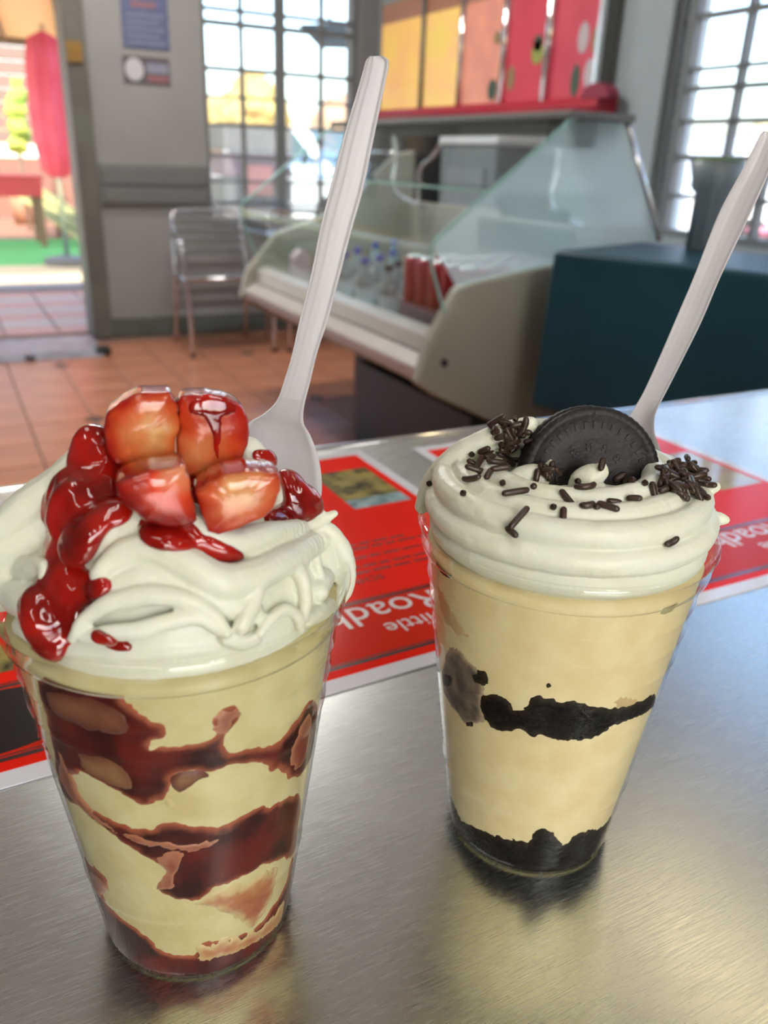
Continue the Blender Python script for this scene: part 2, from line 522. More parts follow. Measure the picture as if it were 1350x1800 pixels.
struct(MB().box((-2.75, -2.35, 0), (WR + 0.2, -2.2, 1.15)).box((-2.75, -2.35, 2.3), (WR + 0.2, -2.2, CEIL)).box((-2.75, -2.35, 1.15), (-0.9, -2.2, 2.3)).box((0.55, -2.35, 1.15), (WR + 0.2, -2.2, 2.3)).build('wall_front', MT['wall']))  # unseen; wall and its opening added to shape the light on the cups
# back wall: doorway on the left, pier, window from x 1.53 to 2.54
JX, WX0, WX1, SILL, WTOP = 0.80, 1.535, 2.545, 0.66, 2.3
bw = MB()
bw.box((JX, WB, 0), (WX0, WB + 0.2, CEIL))
bw.box((WX0, WB, 0), (WR + 0.2, WB + 0.2, SILL))
bw.box((WX0, WB, WTOP), (WR + 0.2, WB + 0.2, CEIL))
bw.box((WX1 + 0.0, WB, SILL), (WR + 0.2, WB + 0.2, WTOP))
bw.box((-0.75, WB, 2.35), (JX, WB + 0.2, CEIL))
bw.box((-2.6, WB, 0), (-0.75, WB + 0.2, CEIL))
struct(bw.build('wall_back', MT['wall']))
# right wall with its window (y 1.2 to 2.78)
rw = MB()
RY0, RY1, RS = 0.9, 2.80, 0.82
rw.box((WR, -2.2, 0), (WR + 0.2, RY0, CEIL))
rw.box((WR, RY1, 0), (WR + 0.2, WB, CEIL))
rw.box((WR, RY0, 0), (WR + 0.2, RY1, RS))
rw.box((WR, RY0, 2.74), (WR + 0.2, RY1, CEIL))
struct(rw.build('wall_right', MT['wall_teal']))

d1 = struct(MB().box((JX - 0.035, WB - 0.06, 0), (JX + 0.075, WB + 0.21, 2.38)).box((-0.8, WB - 0.06, 2.3), (JX + 0.07, WB + 0.21, 2.4)).build('door_1', MT['post'], bevel=0.006))
h = MB().box((JX - 0.03, WB - 0.075, 1.50), (JX + 0.05, WB - 0.055, 1.60)).build('door_catch', smat('brass_catch', (0.30, 0.17, 0.05), 0.4, metal=0.6), d1)
struct(MB().box((JX + 0.075, WB - 0.018, 0), (WR, WB, 0.11)).build('baseboard_back', MT['skirting'], bevel=0.004))
t1 = struct(MB().box((0.875, WB - 0.022, 0.765), (1.532, WB, 0.995)).build('trim_1', MT['trim'], bevel=0.004))
for z0, z1 in ((0.785, 0.868), (0.885, 0.975)):
    MB().box((0.90, WB - 0.034, z0), (1.515, WB - 0.02, z1)).build('rail_board', MT['trim'], t1, bevel=0.004)

def window(name, along, fixed, lo, hi, zs, verts, thick, mull):
    """bars, mullions and panes in a wall opening"""
    w = struct(empty(name, (lo if along == 'x' else fixed, fixed if along == 'x' else lo, zs[0])))
    def B(a0, a1, z0, z1, d0, d1, nm, m=MT['bars']):
        if along == 'x':
            return MB().box((a0, fixed + d0, z0), (a1, fixed + d1, z1)).build(nm, m, w)
        return MB().box((fixed + d0, a0, z0), (fixed + d1, a1, z1)).build(nm, m, w)
    z0, z1 = zs[0], zs[-1]
    for a in (lo, hi - 0.03): B(a, a + 0.03, z0, z1, 0.03, 0.09, 'window_frame')
    for z in (z0, z1 - 0.03): B(lo, hi, z, z + 0.03, 0.03, 0.09, 'window_frame')
    for z, t in zs[1:-1]: B(lo, hi, z - t / 2, z + t / 2, 0.04, 0.07, 'window_bar')
    for a, t in verts: B(a - t / 2, a + t / 2, z0, z1, 0.035, 0.075, 'mullion' if t > mull else 'window_bar')
    g = B(lo, hi, z0, z1, 0.085, 0.089, 'pane', MT['pane'])
    return w

window('window_1', 'x', WB, WX0, WX1, [SILL, (0.78, .016), (0.913, .016), (1.06, .020), (1.232, .018), (1.388, .014), (1.537, .026), (1.775, .030), (1.845, .022), (2.0, .02), WTOP],
       [(1.787, .022), (2.03, .062), (2.305, .022)], 0, 0.04)
def ry(px, py): return on_x(px, py, WR).y
window('window_2', 'y', WR, RY0, RY1, [RS, (0.98, .016), (1.125, .022), (1.255, .018), (1.372, .018), (1.44, .014), (1.62, .02), (1.72, .02), (1.95, .02), (2.2, .02), (2.45, .02), 2.74],
       [(2.73, .04), (2.46, .018), (2.27, .02), (2.16, .05), (1.9, .018), (1.64, .018), (1.4, .05)], 0, 0.035)
struct(MB().box((WX0, WB - 0.03, SILL - 0.03), (WX1, WB + 0.03, SILL)).build('trim_2', MT['trim'], bevel=0.004))

# ================================================================== OUTSIDE
struct(MB().box((-40, WB + 0.2, -0.08), (60, 90, -0.02)).box((WR + 0.2, -25, -0.08), (60, WB + 0.2, -0.021)).build('ground', smat('pale_paving', (0.52, 0.44, 0.38), 0.8, col2=(0.44, 0.36, 0.31), scale=0.6)))
def slabrow(y0, y1, m, n, nm, parent):
    for k in range(n):
        x0 = -1.0 + k * (3.2 / n)
        MB().box((x0 + .008, y0, -0.03), (x0 + 3.2 / n - .008, y1, 0.0)).build(nm, m, parent, bevel=0.004, seg=1)
pv = struct(MB().box((-1.0, WB + 0.2, -0.06), (2.2, 7.3, -0.012)).build('floor_outside', smat('paver_bed', (0.30, 0.22, 0.2), 0.9)))
paver_m = [smat('pink_paver', (0.52, 0.30, 0.25), 0.7), smat('buff_paver', (0.46, 0.40, 0.36), 0.7)]
for r_ in range(7):
    slabrow(WB + 0.22 + r_ * 0.245, WB + 0.22 + r_ * 0.245 + 0.238, paver_m[r_ % 2], 10, 'paver', pv)
tag(MB().box((-2, 7.32, -0.02), (3, 7.55, 0.03)).build('kerb', smat('grey_kerb', (0.30, 0.30, 0.31), 0.7), bevel=0.01), 'grey concrete kerb crossing the paving outside the doorway', 'kerb')
tag(MB().box((-2, 7.56, -0.02), (3, 9.0, -0.001)).build('sand_strip', smat('yellow_sand', (0.72, 0.58, 0.34), 0.8), None), 'pale yellow sandy strip between kerb and green turf outside', 'path')
tag(MB().box((-3, 9.01, -0.02), (3.2, 11.6, -0.001)).build('turf_strip', smat('bright_turf', (0.16, 0.52, 0.14), 0.9, scale=60, col2=(0.12, 0.42, 0.10), bump=0.3, bump_scale=200), None), 'bright green artificial turf strip outside the doorway', 'turf')
tag(MB().box((-6, 11.61, -0.02), (3.2, 14.9, -0.001)).build('soil_bed', smat('brown_soil', (0.25, 0.13, 0.08), 0.9, scale=3), None), 'brown earth bed beyond the green turf strip', 'soil')

# beige canvas canopy over the terrace, on poles
cn = tag(empty('terrace_canopy', (0.8, 8.0, 0)), 'beige canvas canopy roof on brown poles above the doorway terrace', 'canopy')
canv = smat('beige_pink_canvas', (0.85, 0.62, 0.50), 0.8, scale=2, trans=0.0, sss=0.6, sss_scale=0.05)
brown = smat('brown_beam', (0.22, 0.13, 0.08), 0.6)
p = [(-1.5, 6.2, 2.75), (1.6, 6.2, 2.75), (1.6, 10.2, 2.06), (-1.5, 10.2, 2.06)]
mk('canopy_cloth', p + [(a, b, c + 0.02) for a, b, c in p], [(0, 1, 2, 3), (7, 6, 5, 4), (0, 4, 5, 1), (1, 5, 6, 2), (2, 6, 7, 3), (3, 7, 4, 0)], canv, cn)
MB().tube([(-1.5, 10.2, 2.04), (1.6, 10.2, 2.04)], 0.03).build('canopy_beam', brown, cn, True)
for x in (-0.55, 0.05, 0.65, 1.2): MB().tube([(x + 0.25, 10.2, 2.03), (x - 0.4, 6.2, 2.72)], 0.022).build('canopy_rib', brown, cn, True)
for x in (-1.4, 1.62): MB().tube([(x, 10.2, 0.0), (x, 10.2, 2.04)], 0.03).build('canopy_pole', brown, cn, True)

# furled red parasol hanging by the doorway
ps = tag(empty('furled_parasol', (1.12, 9.0, 0)), 'pink red furled parasol hanging beside the doorway post', 'parasol')
redc = smat('pink_red_canvas', (0.80, 0.13, 0.19), 0.7, col2=(0.72, 0.08, 0.12), scale=4)
V, F = [], []
prof = [(0.03, 2.02), (0.13, 1.96), (0.165, 1.75), (0.175, 1.4), (0.165, 1.1), (0.13, 0.86), (0.06, 0.80)]
for r_, z in prof:
    for k in range(40):
        a = 2 * PI * k / 40
        q = r_ * (1 + 0.10 * math.cos(8 * a))
        V.append((1.12 + q * math.cos(a), 9.0 + q * math.sin(a), z))
for i in range(len(prof) - 1):
    for k in range(40): F.append((i * 40 + k, i * 40 + (k + 1) % 40, (i + 1) * 40 + (k + 1) % 40, (i + 1) * 40 + k))
mk('parasol_cloth', V, F, redc, ps, True)
MB().tube([(1.12, 9.0, 0.0), (1.12, 9.0, 2.08)], 0.022).build('pole', MT['alu'], ps, True)
MB().lathe([(0.14, 0.15), (0.13, 0.19)], (1.12, 9.0, 0), 32).build('tie_band', redc, ps, True).location = (0, 0, 0.85)
MB().lathe([(0.22, 0.0), (0.22, 0.06), (0.05, 0.09)], (1.12, 9.0, 0.0), 32).build('base', MT['trim'], ps)

def patio_table(name, x, y, label, z=0.76):
    t = tag(empty(name, (x, y, 0)), label, 'table')
    redm = smat('red_table_top', (0.55, 0.07, 0.07), 0.5)
    for k in range(6):
        MB().box((x - 0.55, y - 0.36 + k * 0.12, z - 0.03), (x + 0.55, y - 0.36 + k * 0.12 + 0.11, z)).build('table_slat', redm, t, bevel=0.004, seg=1)
    for sy in (-0.34, 0.34):
        MB().box((x - 0.52, y + sy - 0.015, z - 0.22), (x + 0.52, y + sy + 0.015, z - 0.031)).build('apron_board', redm, t, bevel=0.004, seg=1)
    for sx in (-0.48, 0.48):
        for sy in (-0.3, 0.3):
            MB().box((x + sx - 0.03, y + sy - 0.03, 0.0), (x + sx + 0.03, y + sy + 0.03, z - 0.03)).build('leg', brown, t)
    return t
patio_table('patio_table', 0.62, 11.0, 'red slatted patio table standing on the green turf outside')
patio_table('patio_table', -0.3, 13.2, 'farther red slatted patio table standing on the brown earth')
# benches of yellow-green slats
bn = tag(empty('sun_lounger', (1.3, 11.6, 0)), 'low yellow green slatted lounger sloping to the turf beside the doorway', 'lounger')
slat_m = [smat('yellow_green_slat', (0.45, 0.42, 0.16), 0.5), smat('olive_slat', (0.22, 0.25, 0.10), 0.5)]
la, lb_ = on_y(20, 336, 12.7), on_y(140, 420, 10.6)
for k in range(6):
    d_ = Vector((0.055, 0.10, 0.022)) * k
    MB().tube([la + d_, lb_ + d_], 0.026, 8).build('lounger_slat', slat_m[k % 2], bn)
for t_ in (0.06, 0.55, 0.94):
    q = la.lerp(lb_, t_) + Vector((0.15, 0.25, 0.03))
    MB().box((q.x - 0.03, q.y - 0.03, 0.0), (q.x + 0.03, q.y + 0.03, q.z)).build('leg', brown, bn)

# clapboard house wall at the far side of the terrace, with its planks
hs = tag(empty('plank_shed', (0.2, 15.0, 0)), 'brown plank shed with white lower board beyond the terrace', 'shed')
for k in range(9):
    MB().box((-2.5, 15.0, 1.1 + 0.19 * k), (2.3, 15.1, 1.1 + 0.19 * k + 0.175)).build('plank', smat('brown_plank', (0.15 + 0.02 * (k % 3), 0.105, 0.085), 0.8), hs, bevel=0.008, seg=1)
MB().box((-2.5, 14.98, 0.90), (2.3, 15.1, 1.08)).build('white_board', smat('white_board', (0.8, 0.78, 0.72), 0.7), hs)
MB().box((-2.5, 15.0, 0.0), (2.3, 15.1, 0.89)).build('base_board', smat('earth_board', (0.20, 0.10, 0.07), 0.8), hs)
MB().box((-2.6, 14.8, 2.82), (2.4, 15.3, 2.9)).build('roof_edge', brown, hs)

def leafball(name, parent, items, m, seed, voxel):
    v, f = spheres(items)
    me = remesh(v, f, voxel, 0)
    rnd = random.Random(seed)
    push(me, lambda c: noise.noise(c * (0.35 / voxel)) * voxel * 1.6)
    return link(name, me, m, parent)
leaf = smat('leaf_green', (0.12, 0.22, 0.03), 0.7, col2=(0.34, 0.37, 0.06), scale=9)
autumn = smat('autumn_leaf', (0.40, 0.32, 0.10), 0.7, col2=(0.28, 0.19, 0.07), scale=3)
rust = smat('rust_leaf', (0.36, 0.22, 0.13), 0.8, col2=(0.27, 0.19, 0.12), scale=1.5)
bark = smat('bark', (0.16, 0.11, 0.08), 0.9, scale=20)
pl = tag(empty('potted_shrub', (1.22, 13.9, 0)), 'yellow green leafy shrub in a pot beside the parasol', 'shrub')
leafball('foliage', pl, [(tuple(on_y(px, py, 13.9)), r / 115.0) for px, py, r in ((30, 255, 16), (33, 225, 17), (28, 195, 17), (34, 168, 14), (30, 145, 9), (42, 235, 12), (22, 178, 12))], leaf, 1, 0.03)
MB().tube([(1.22, 13.9, 0.35), (1.25, 13.9, 1.2)], 0.03).build('stem', bark, pl)
MB().lathe([(0.16, 0.0), (0.22, 0.4), (0.19, 0.4)], (1.22, 13.9, 0.0), 24).build('pot', smat('clay_pot', (0.3, 0.14, 0.08), 0.8), pl, True)

def tree(x, y, h, rad, m, label, seed, trunk_r=0.16):
    t = tag(empty('tree', (x, y, -0.02)), label, 'tree')
    rnd = random.Random(seed)
    it = []
    for k in range(12):
        a = rnd.uniform(0, 2 * PI); q = rnd.uniform(0, rad * 0.7)
        it.append(((x + q * math.cos(a), y + q * math.sin(a), h + rnd.uniform(-0.45, 0.5) * rad), rad * rnd.uniform(0.4, 0.62)))
    leafball('foliage', t, it, m, seed, rad * 0.07)
    MB().tube([(x, y, -0.02), (x + 0.1, y, h * 0.5), (x, y, h)], [trunk_r, trunk_r * 0.8, trunk_r * 0.5]).build('trunk', bark, t, True)
tree(6.9, 20.0, 1.75, 1.05, autumn, 'golden yellow autumn tree seen through the left grid window', 3)
tree(6.3, 24.0, 1.3, 1.2, rust, 'rust brown autumn tree farthest left behind the grid window', 4)
tree(11.5, 25.0, 1.3, 1.4, rust, 'broad rust coloured tree behind the white parked car', 5)
tree(15.5, 29.0, 1.5, 1.5, smat('olive_leaf', (0.34, 0.34, 0.12), 0.8, scale=2), 'olive green tree at the right of the left grid window', 6)
tree(17.0, 14.2, 1.2, 1.1, smat('dull_olive_leaf', (0.40, 0.36, 0.20), 0.8, scale=2), 'dull olive tree seen through the right hand grid window', 8)
tree(18.5, 10.6, 1.1, 1.2, rust, 'rust tree low on the horizon in the right hand window', 9)
tag(MB().box((-10, 34, -0.02), (45, 35.5, 2.4)).build('hedge_row', smat('straw_hedge', (0.46, 0.36, 0.20), 0.9, col2=(0.34, 0.28, 0.14), scale=0.7), bevel=0.3), 'long straw coloured hedge along the far side of the car park', 'hedge')

def car(name, x, y, rz, paint, label):
    """family car, nose towards -Y before turning"""
    c = tag(empty(name, (x, y, -0.02)), label, 'car')
    glassm = MT['car_glass'] if 'car_glass' in MT else MT.setdefault('car_glass', smat('dark_car_glass', (0.10, 0.16, 0.18), 0.08, spec=1.0))
    rub = MT['rubber'] if 'rubber' in MT else MT.setdefault('rubber', smat('tyre_rubber', (0.02, 0.02, 0.02), 0.8))
    R = Matrix.Translation((x, y, 0.0)) @ Matrix.Rotation(rz, 4, 'Z')
    def T(mb):
        mb.v = [tuple(R @ Vector(q)) for q in mb.v]; return mb
    side = [(-2.1, 0.28), (-2.15, 0.62), (-1.95, 0.78), (-1.0, 0.93), (1.7, 0.95), (2.1, 0.86), (2.15, 0.3)]
    T(MB().prism(side, 'x', -0.86, 0.86)).build('body', paint, c, bevel=0.07, seg=3)
    cab = [(-1.05, 0.9), (-0.35, 1.42), (1.25, 1.45), (1.85, 0.93)]
    T(MB().prism(cab, 'x', -0.70, 0.70)).build('cabin', paint, c, bevel=0.06, seg=3)
    T(MB().add([(-0.62, -1.03, 0.95), (0.62, -1.03, 0.95), (0.56, -0.42, 1.40), (-0.56, -0.42, 1.40)], [(0, 1, 2, 3)])).build('windscreen', glassm, c).location = (0, -0.02, 0.02)
    for s in (-1, 1):
        T(MB().prism([(-0.85, 0.98), (-0.30, 1.36), (1.1, 1.38), (1.55, 0.99)], 'x', s * 0.695, s * 0.725)).build('side_window', glassm, c)
        T(MB().box((s * 0.62 - 0.16, -2.17, 0.62), (s * 0.62 + 0.16, -2.06, 0.76))).build('headlamp', MT['chrome'], c, bevel=0.02)
        for yy in (-1.35, 1.35):
            cx, N = s * 0.78, 20
            V = [(cx + dx, yy + 0.31 * math.cos(2 * PI * k / N), 0.31 + 0.31 * math.sin(2 * PI * k / N)) for dx in (-0.11, 0.11) for k in range(N)]
            T(MB().add(V, [tuple(range(N))[::-1], tuple(range(N, 2 * N))] + [(k, (k + 1) % N, N + (k + 1) % N, N + k) for k in range(N)])).build('wheel', rub, c)
    return c
car('parked_car', 5.0, 11.6, math.radians(12), smat('white_car_paint', (0.80, 0.82, 0.84), 0.25), 'white car parked nose on outside the left grid window')
car('parked_car', 8.6, 13.5, math.radians(95), smat('teal_car_paint', (0.25, 0.42, 0.44), 0.25), 'pale teal car parked sideways beyond the white car')
car('parked_car', 9.5, 7.0, math.radians(70), smat('silver_car_paint', (0.66, 0.70, 0.74), 0.25), 'silver car parked outside the right hand window')

# tall grey planter outside the window, slats of a board fence
pb = tag(empty('planter_box', (2.75, 7.9, -0.02)), 'tall grey wooden planter box outside the left window', 'planter')
for k in range(6):
    MB().box((2.40, 7.85, 0.02 + k * 0.215), (3.06, 8.25, 0.02 + k * 0.215 + 0.205)).build('board', smat('grey_board', (0.20 - 0.02 * (k % 2), 0.19 - 0.02 * (k == 4), 0.19), 0.8), pb, bevel=0.006, seg=1)
MB().box((2.45, 7.9, 1.30), (3.01, 8.2, 1.33)).build('soil', smat('planter_soil', (0.12, 0.10, 0.07), 0.9), pb)
MB().box((2.62, 7.84, 0.72), (2.86, 7.852, 0.98)).build('red_sticker', smat('faded_red_sticker', (0.48, 0.26, 0.24), 0.7), pb)
# blue-grey slanted sign board hung under the fascia outside
sb = tag(empty('slanted_sign', (2.85, 6.5, 1.82)), 'dark blue slanted board hanging outside the left window', 'board')
q = [on_y(*a, 6.5) for a in ((527, 42), (618, 42), (640, 86), (566, 84))]
MB().add([tuple(v) for v in q] + [(v.x, v.y + 0.04, v.z) for v in q], [(0, 1, 2, 3), (7, 6, 5, 4), (0, 4, 5, 1), (1, 5, 6, 2), (2, 6, 7, 3), (3, 7, 4, 0)]).build('board', smat('slate_blue_board', (0.05, 0.09, 0.12), 0.5), sb)
MB().tube([(2.85, 6.52, 1.9), (2.85, 6.52, 2.265)], 0.012).build('hanger', MT['bars'], sb)
fa = tag(empty('veranda_fascia', (3.0, 6.5, 0)), 'orange timber veranda beam above the windows outside', 'beam')
terr = smat('orange_timber', (0.62, 0.24, 0.12), 0.6, scale=4)
MB().box((1.9, 6.45, 2.27), (6.0, 6.6, 2.5)).build('beam', terr, fa, bevel=0.01)
MB().box((5.85, -2, 2.45), (6.0, 6.44, 2.68)).build('side_beam', terr, fa, bevel=0.01)
for q in ((5.92, 6.5), (5.92, 2.6)):
    MB().box((q[0] - 0.06, q[1] - 0.06, -0.02), (q[0] + 0.06, q[1] + 0.06, 2.45 if q[1] < 5 else 2.27)).build('post', terr, fa)
MB().box((1.9, WB + 0.21, 2.55), (6.1, 6.65, 2.6)).build('veranda_roof', smat('veranda_sheet', (0.5, 0.5, 0.5), 0.7), fa)
gt = tag(empty('garden_table', (5.0, 3.7, -0.02)), 'pink covered garden table outside the right hand window', 'table')
MB().lathe([(0.45, 0.72), (0.45, 0.75)], (4.9, 3.55, 0), 28).build('table_top', smat('pink_cloth', (0.66, 0.22, 0.28), 0.7), gt)
MB().tube([(4.9, 3.55, 0.0), (4.9, 3.55, 0.73)], 0.04).build('pedestal', MT['bars'], gt)
MB().lathe([(0.25, 0.0), (0.24, 0.03)], (4.9, 3.55, -0.02), 24).build('base', MT['bars'], gt)

# ================================================================== BACK OF THE SHOP
# grey metal threshold plate in front of the doorway
sl = tag(empty('door_mat', (0.1, 5.0, 0)), 'grey metal threshold ramp lying before the open doorway', 'threshold')
MB().prism([(4.80, 0.002), (4.86, 0.03), (5.27, 0.035), (5.28, 0.002)], 'x', -0.6, 0.74).build('ramp_plate', MT['mat_grey'], sl, bevel=0.004)
MB().box((0.70, 4.82, 0.002), (0.78, 4.93, 0.04)).build('end_stop', MT['dark'], sl, bevel=0.008)
for x in (0.35,): MB().lathe([(0.03, 0), (0.025, 0.012)], (x, 4.83, 0.012), 16).build('bolt', MT['dark'], sl)

# poster on the pier
po = tag(empty('wall_poster', (1.21, WB, 1.42)), 'narrow blue printed notice on the grey pier by the doorway', 'poster')
MB().box((1.085, WB - 0.006, 1.60), (1.345, WB, 2.05)).build('notice_sheet', smat('blue_notice_print', (0.12, 0.14, 0.25), 0.5, col2=(0.08, 0.10, 0.19), scale=26, stretch=(0.5, 1, 3)), po)
MB().box((1.14, WB - 0.0075, 1.80), (1.28, WB - 0.006, 1.83)).build('notice_heading', smat('faded_red_print', (0.26, 0.13, 0.16), 0.5), po)
for k in range(5):
    MB().box((1.11, WB - 0.0075, 1.62 + k * 0.034), (1.32 - 0.03 * (k % 2), WB - 0.006, 1.635 + k * 0.034)).build('text_line', smat('pale_blue_print', (0.19, 0.21, 0.30), 0.5), po)
cd_ = tag(empty('emblem_card', (1.21, WB, 1.42)), 'dark card with white disc below the blue notice', 'sign')
MB().box((1.075, WB - 0.008, 1.425), (1.335, WB, 1.56)).build('card', smat('dark_card', (0.10, 0.09, 0.10), 0.5), cd_)
V = [(1.135 + 0.052 * math.cos(2 * PI * k / 24), y, 1.492 + 0.058 * math.sin(2 * PI * k / 24)) for y in (WB - 0.008, WB - 0.011) for k in range(24)]
MB().add(V, [tuple(range(24, 48))[::-1]] + [(k, (k + 1) % 24, 24 + (k + 1) % 24, 24 + k) for k in range(24)]).build('white_disc', smat('white_print', (0.50, 0.50, 0.53), 0.5), cd_)
MB().box((1.205, WB - 0.0095, 1.48), (1.325, WB - 0.008, 1.53)).build('grey_field', smat('grey_print', (0.24, 0.25, 0.33), 0.5), cd_)
MB().box((1.205, WB - 0.0095, 1.435), (1.325, WB - 0.008, 1.468)).build('red_field', smat('dull_red_print', (0.27, 0.12, 0.13), 0.5), cd_)

def bistro_chair(x0, yf, label):
    """aluminium armchair facing the room; x0 = left front leg, yf = its y"""
    c = tag(empty('bistro_chair', (x0 + 0.25, yf + 0.22, 0)), label, 'chair', 'aluminium bistro chairs by the back wall')
    x1, yb, A = x0 + 0.50, yf + 0.42, MT['alu']
    for s, x in ((1, x0), (-1, x1)):
        xi = x + 0.03 * s
        pts = spline([(x + 0.005 * s, yf, 0.0), (x, yf - 0.005, 0.30), (x - 0.02 * s, yf, 0.58), (x - 0.025 * s, yf + 0.04, 0.635), (x - 0.015 * s, yf + 0.22, 0.645), (xi + 0.02 * s, yb - 0.02, 0.66)], 6)
        MB().tube(pts, 0.0125).build('front_leg_arm', A, c, True)
        MB().tube(spline([(xi, yb + 0.05, 0.0), (xi, yb - 0.01, 0.40), (xi + 0.01 * s, yb + 0.02, 0.60), (xi + 0.02 * s, yb + 0.05, 0.74)], 6), 0.0115).build('rear_leg', A, c, True)
        MB().tube([(x, yf, 0.425), (xi, yb - 0.01, 0.405)], 0.010).build('seat_rail', A, c, True)
    MB().tube(spline([(x0 + 0.05, yb + 0.05, 0.735), (x0 + 0.10, yb + 0.065, 0.757), (x0 + 0.25, yb + 0.075, 0.762), (x1 - 0.10, yb + 0.065, 0.757), (x1 - 0.05, yb + 0.05, 0.735)], 6), 0.0125).build('top_rail', A, c, True)
    MB().tube([(x0, yf, 0.43), (x1, yf, 0.43)], 0.011).build('front_rail', A, c, True)
    for k in range(4):
        z = 0.515 + k * 0.055
        MB().box((x0 + 0.045, yb + 0.018 + k * 0.011, z), (x1 - 0.045, yb + 0.024 + k * 0.011, z + 0.040)).build('back_slat', A, c, bevel=0.002, seg=1)
    for k in range(8):
        y = yf + 0.01 + k * 0.05
        MB().box((x0 + 0.012, y, 0.428 - k * 0.002), (x1 - 0.012, y + 0.042, 0.434 - k * 0.002)).build('seat_slat', A, c, bevel=0.002, seg=1)
    for x in (x0 + 0.005, x1 - 0.005):
        MB().lathe([(0.015, 0.0), (0.015, 0.02)], (x, yf, 0.0), 12).build('foot_cap', MT['dark'], c)
    return c
bistro_chair(1.19, 4.636, 'aluminium slatted bistro chair against the pier under the left window')
bistro_chair(1.765, 4.60, 'second aluminium bistro chair mostly hidden behind the display fridge')

# ------------------------------------------------ serve-over display fridge (its length runs along Y)
FY0, FY1 = 2.04, 3.72
fr = tag(empty('display_fridge', (1.6, 2.9, 0)), 'cream serve-over display fridge with slanted glass full of bottles', 'fridge')
CP = MT['cream_panel']
prof = [(1.180, 0.475), (1.215, 0.60), (1.300, 0.745), (1.36, 0.762), (1.60, 0.80), (2.05, 0.855), (2.05, 0.30), (1.466, 0.327), (1.25, 0.43)]
MB().prism(prof, 'y', FY0, FY0 + 0.05).build('end_panel', CP, fr, bevel=0.012, seg=3)
proff = [(1.180, 0.475), (1.215, 0.60), (1.36, 0.76), (1.50, 0.80), (1.66, 0.86), (1.80, 0.97), (1.95, 1.10), (2.05, 1.12), (2.05, 0.30), (1.466, 0.327), (1.25, 0.43)]
MB().prism(proff, 'y', FY1 - 0.05, FY1).build('end_panel', CP, fr, bevel=0.012, seg=3)
for o_ in (Vector((1.264, FY0 - 0.001, 0.535)),):
    V = [(o_.x + 0.011 * math.cos(2 * PI * k / 16), y, o_.z + 0.011 * math.sin(2 * PI * k / 16)) for y in (FY0 - 0.006, FY0 + 0.01) for k in range(16)]
    MB().add(V, [tuple(range(16))] + [(k, (k + 1) % 16, 16 + (k + 1) % 16, 16 + k) for k in range(16)]).build('screw_cover', MT['dark'], fr)
MB().prism([(1.20, 0.475), (1.195, 0.515), (1.245, 0.545), (1.26, 0.53), (1.25, 0.47)], 'y', FY0 + 0.05, FY1 - 0.05).build('bumper_rail', MT['ledge'], fr, bevel=0.006)
MB().prism([(1.245, 0.545), (1.255, 0.60), (1.30, 0.615), (1.31, 0.60), (1.27, 0.53)], 'y', FY0 + 0.05, FY1 - 0.05).build('front_ledge', MT['ledge'], fr, bevel=0.006)
MB().prism([(1.25, 0.47), (1.26, 0.53), (1.31, 0.50), (2.0, 0.50), (2.0, 0.33), (1.466, 0.335), (1.26, 0.44)], 'y', FY0 + 0.05, FY1 - 0.05).build('tub', CP, fr)
MB().prism([(1.97, 0.50), (1.99, 0.90), (2.05, 0.90), (2.05, 0.33), (2.0, 0.33)], 'y', FY0 + 0.05, FY1 - 0.05).build('back_panel', smat('warm_back_panel', (0.50, 0.45, 0.38), 0.5), fr)
gy0, gy1 = 2.38, 2.96
g_ = MB().box((1.955, gy0, 0.765), (1.97, gy1, 0.775)).box((1.955, gy0, 0.865), (1.97, gy1, 0.875)).build('air_grille', MT['trim'], fr)
for k in range(26):
    y = gy0 + k * (gy1 - gy0) / 25
    MB().box((1.955, y - 0.004, 0.77), (1.968, y + 0.004, 0.87)).build('grille_bar', MT['trim'], g_)
gp = [(1.29, 0.61), (1.235, 0.74), (1.205, 0.83), (1.212, 0.872), (1.25, 0.905), (1.42, 1.035), (1.645, 1.205)]
def glass_sheet(nm, poly, y0, y1, m, t=0.005):
    V = [(x, y, z) for y in (y0, y1) for x, z in poly]
    n = len(poly)
    return MB().add(V, [(i, i + 1, n + i + 1, n + i) for i in range(n - 1)]).build(nm, m, fr, True)
glass_sheet('front_glass', [tuple(p) for p in spline(gp, 5)], FY0 + 0.01, FY1 - 0.01, MT['glass'])
for y in (FY0 + 0.008, FY1 - 0.008):
    MB().tube([(x, y, z) for x, z in spline(gp, 5)], 0.0045, 6).build('glass_edge', MT['glass_edge'], fr, True)
# near end pane, its white reflection put in as a milky tint, fills the profile
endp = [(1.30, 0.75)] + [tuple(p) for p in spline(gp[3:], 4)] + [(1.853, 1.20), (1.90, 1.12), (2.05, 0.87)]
MB().add([(x, FY0 + 0.02, z) for x, z in endp], [tuple(range(len(endp)))]).build('end_glass', MT['glass_reflection'], fr)
MB().tube([(1.855, FY0 + 0.02, 1.20), (2.055, FY0 + 0.02, 0.87)], 0.010, 8).build('end_glass_frame', MT['chrome'], fr, True)
MB().box((1.63, FY0, 1.200), (1.87, FY1, 1.222)).build('canopy', MT['trim'], fr, bevel=0.005)
MB().box((1.66, FY0 + 0.03, 1.125), (1.76, FY0 + 0.15, 1.199)).build('lamp_housing', MT['dark'], fr, bevel=0.01)
MB().box((1.70, FY0 + 0.15, 1.165), (1.75, FY1 - 0.05, 1.199)).build('light_channel', MT['trim'], fr)
sh = MB().box((1.425, FY0 + 0.03, 0.998), (1.80, FY1 - 0.06, 1.005)).build('glass_shelf', MT['glass'], fr)
MB().box((1.422, FY0 + 0.03, 0.997), (1.427, FY1 - 0.06, 1.006)).build('shelf_edge', MT['glass_edge'], sh)
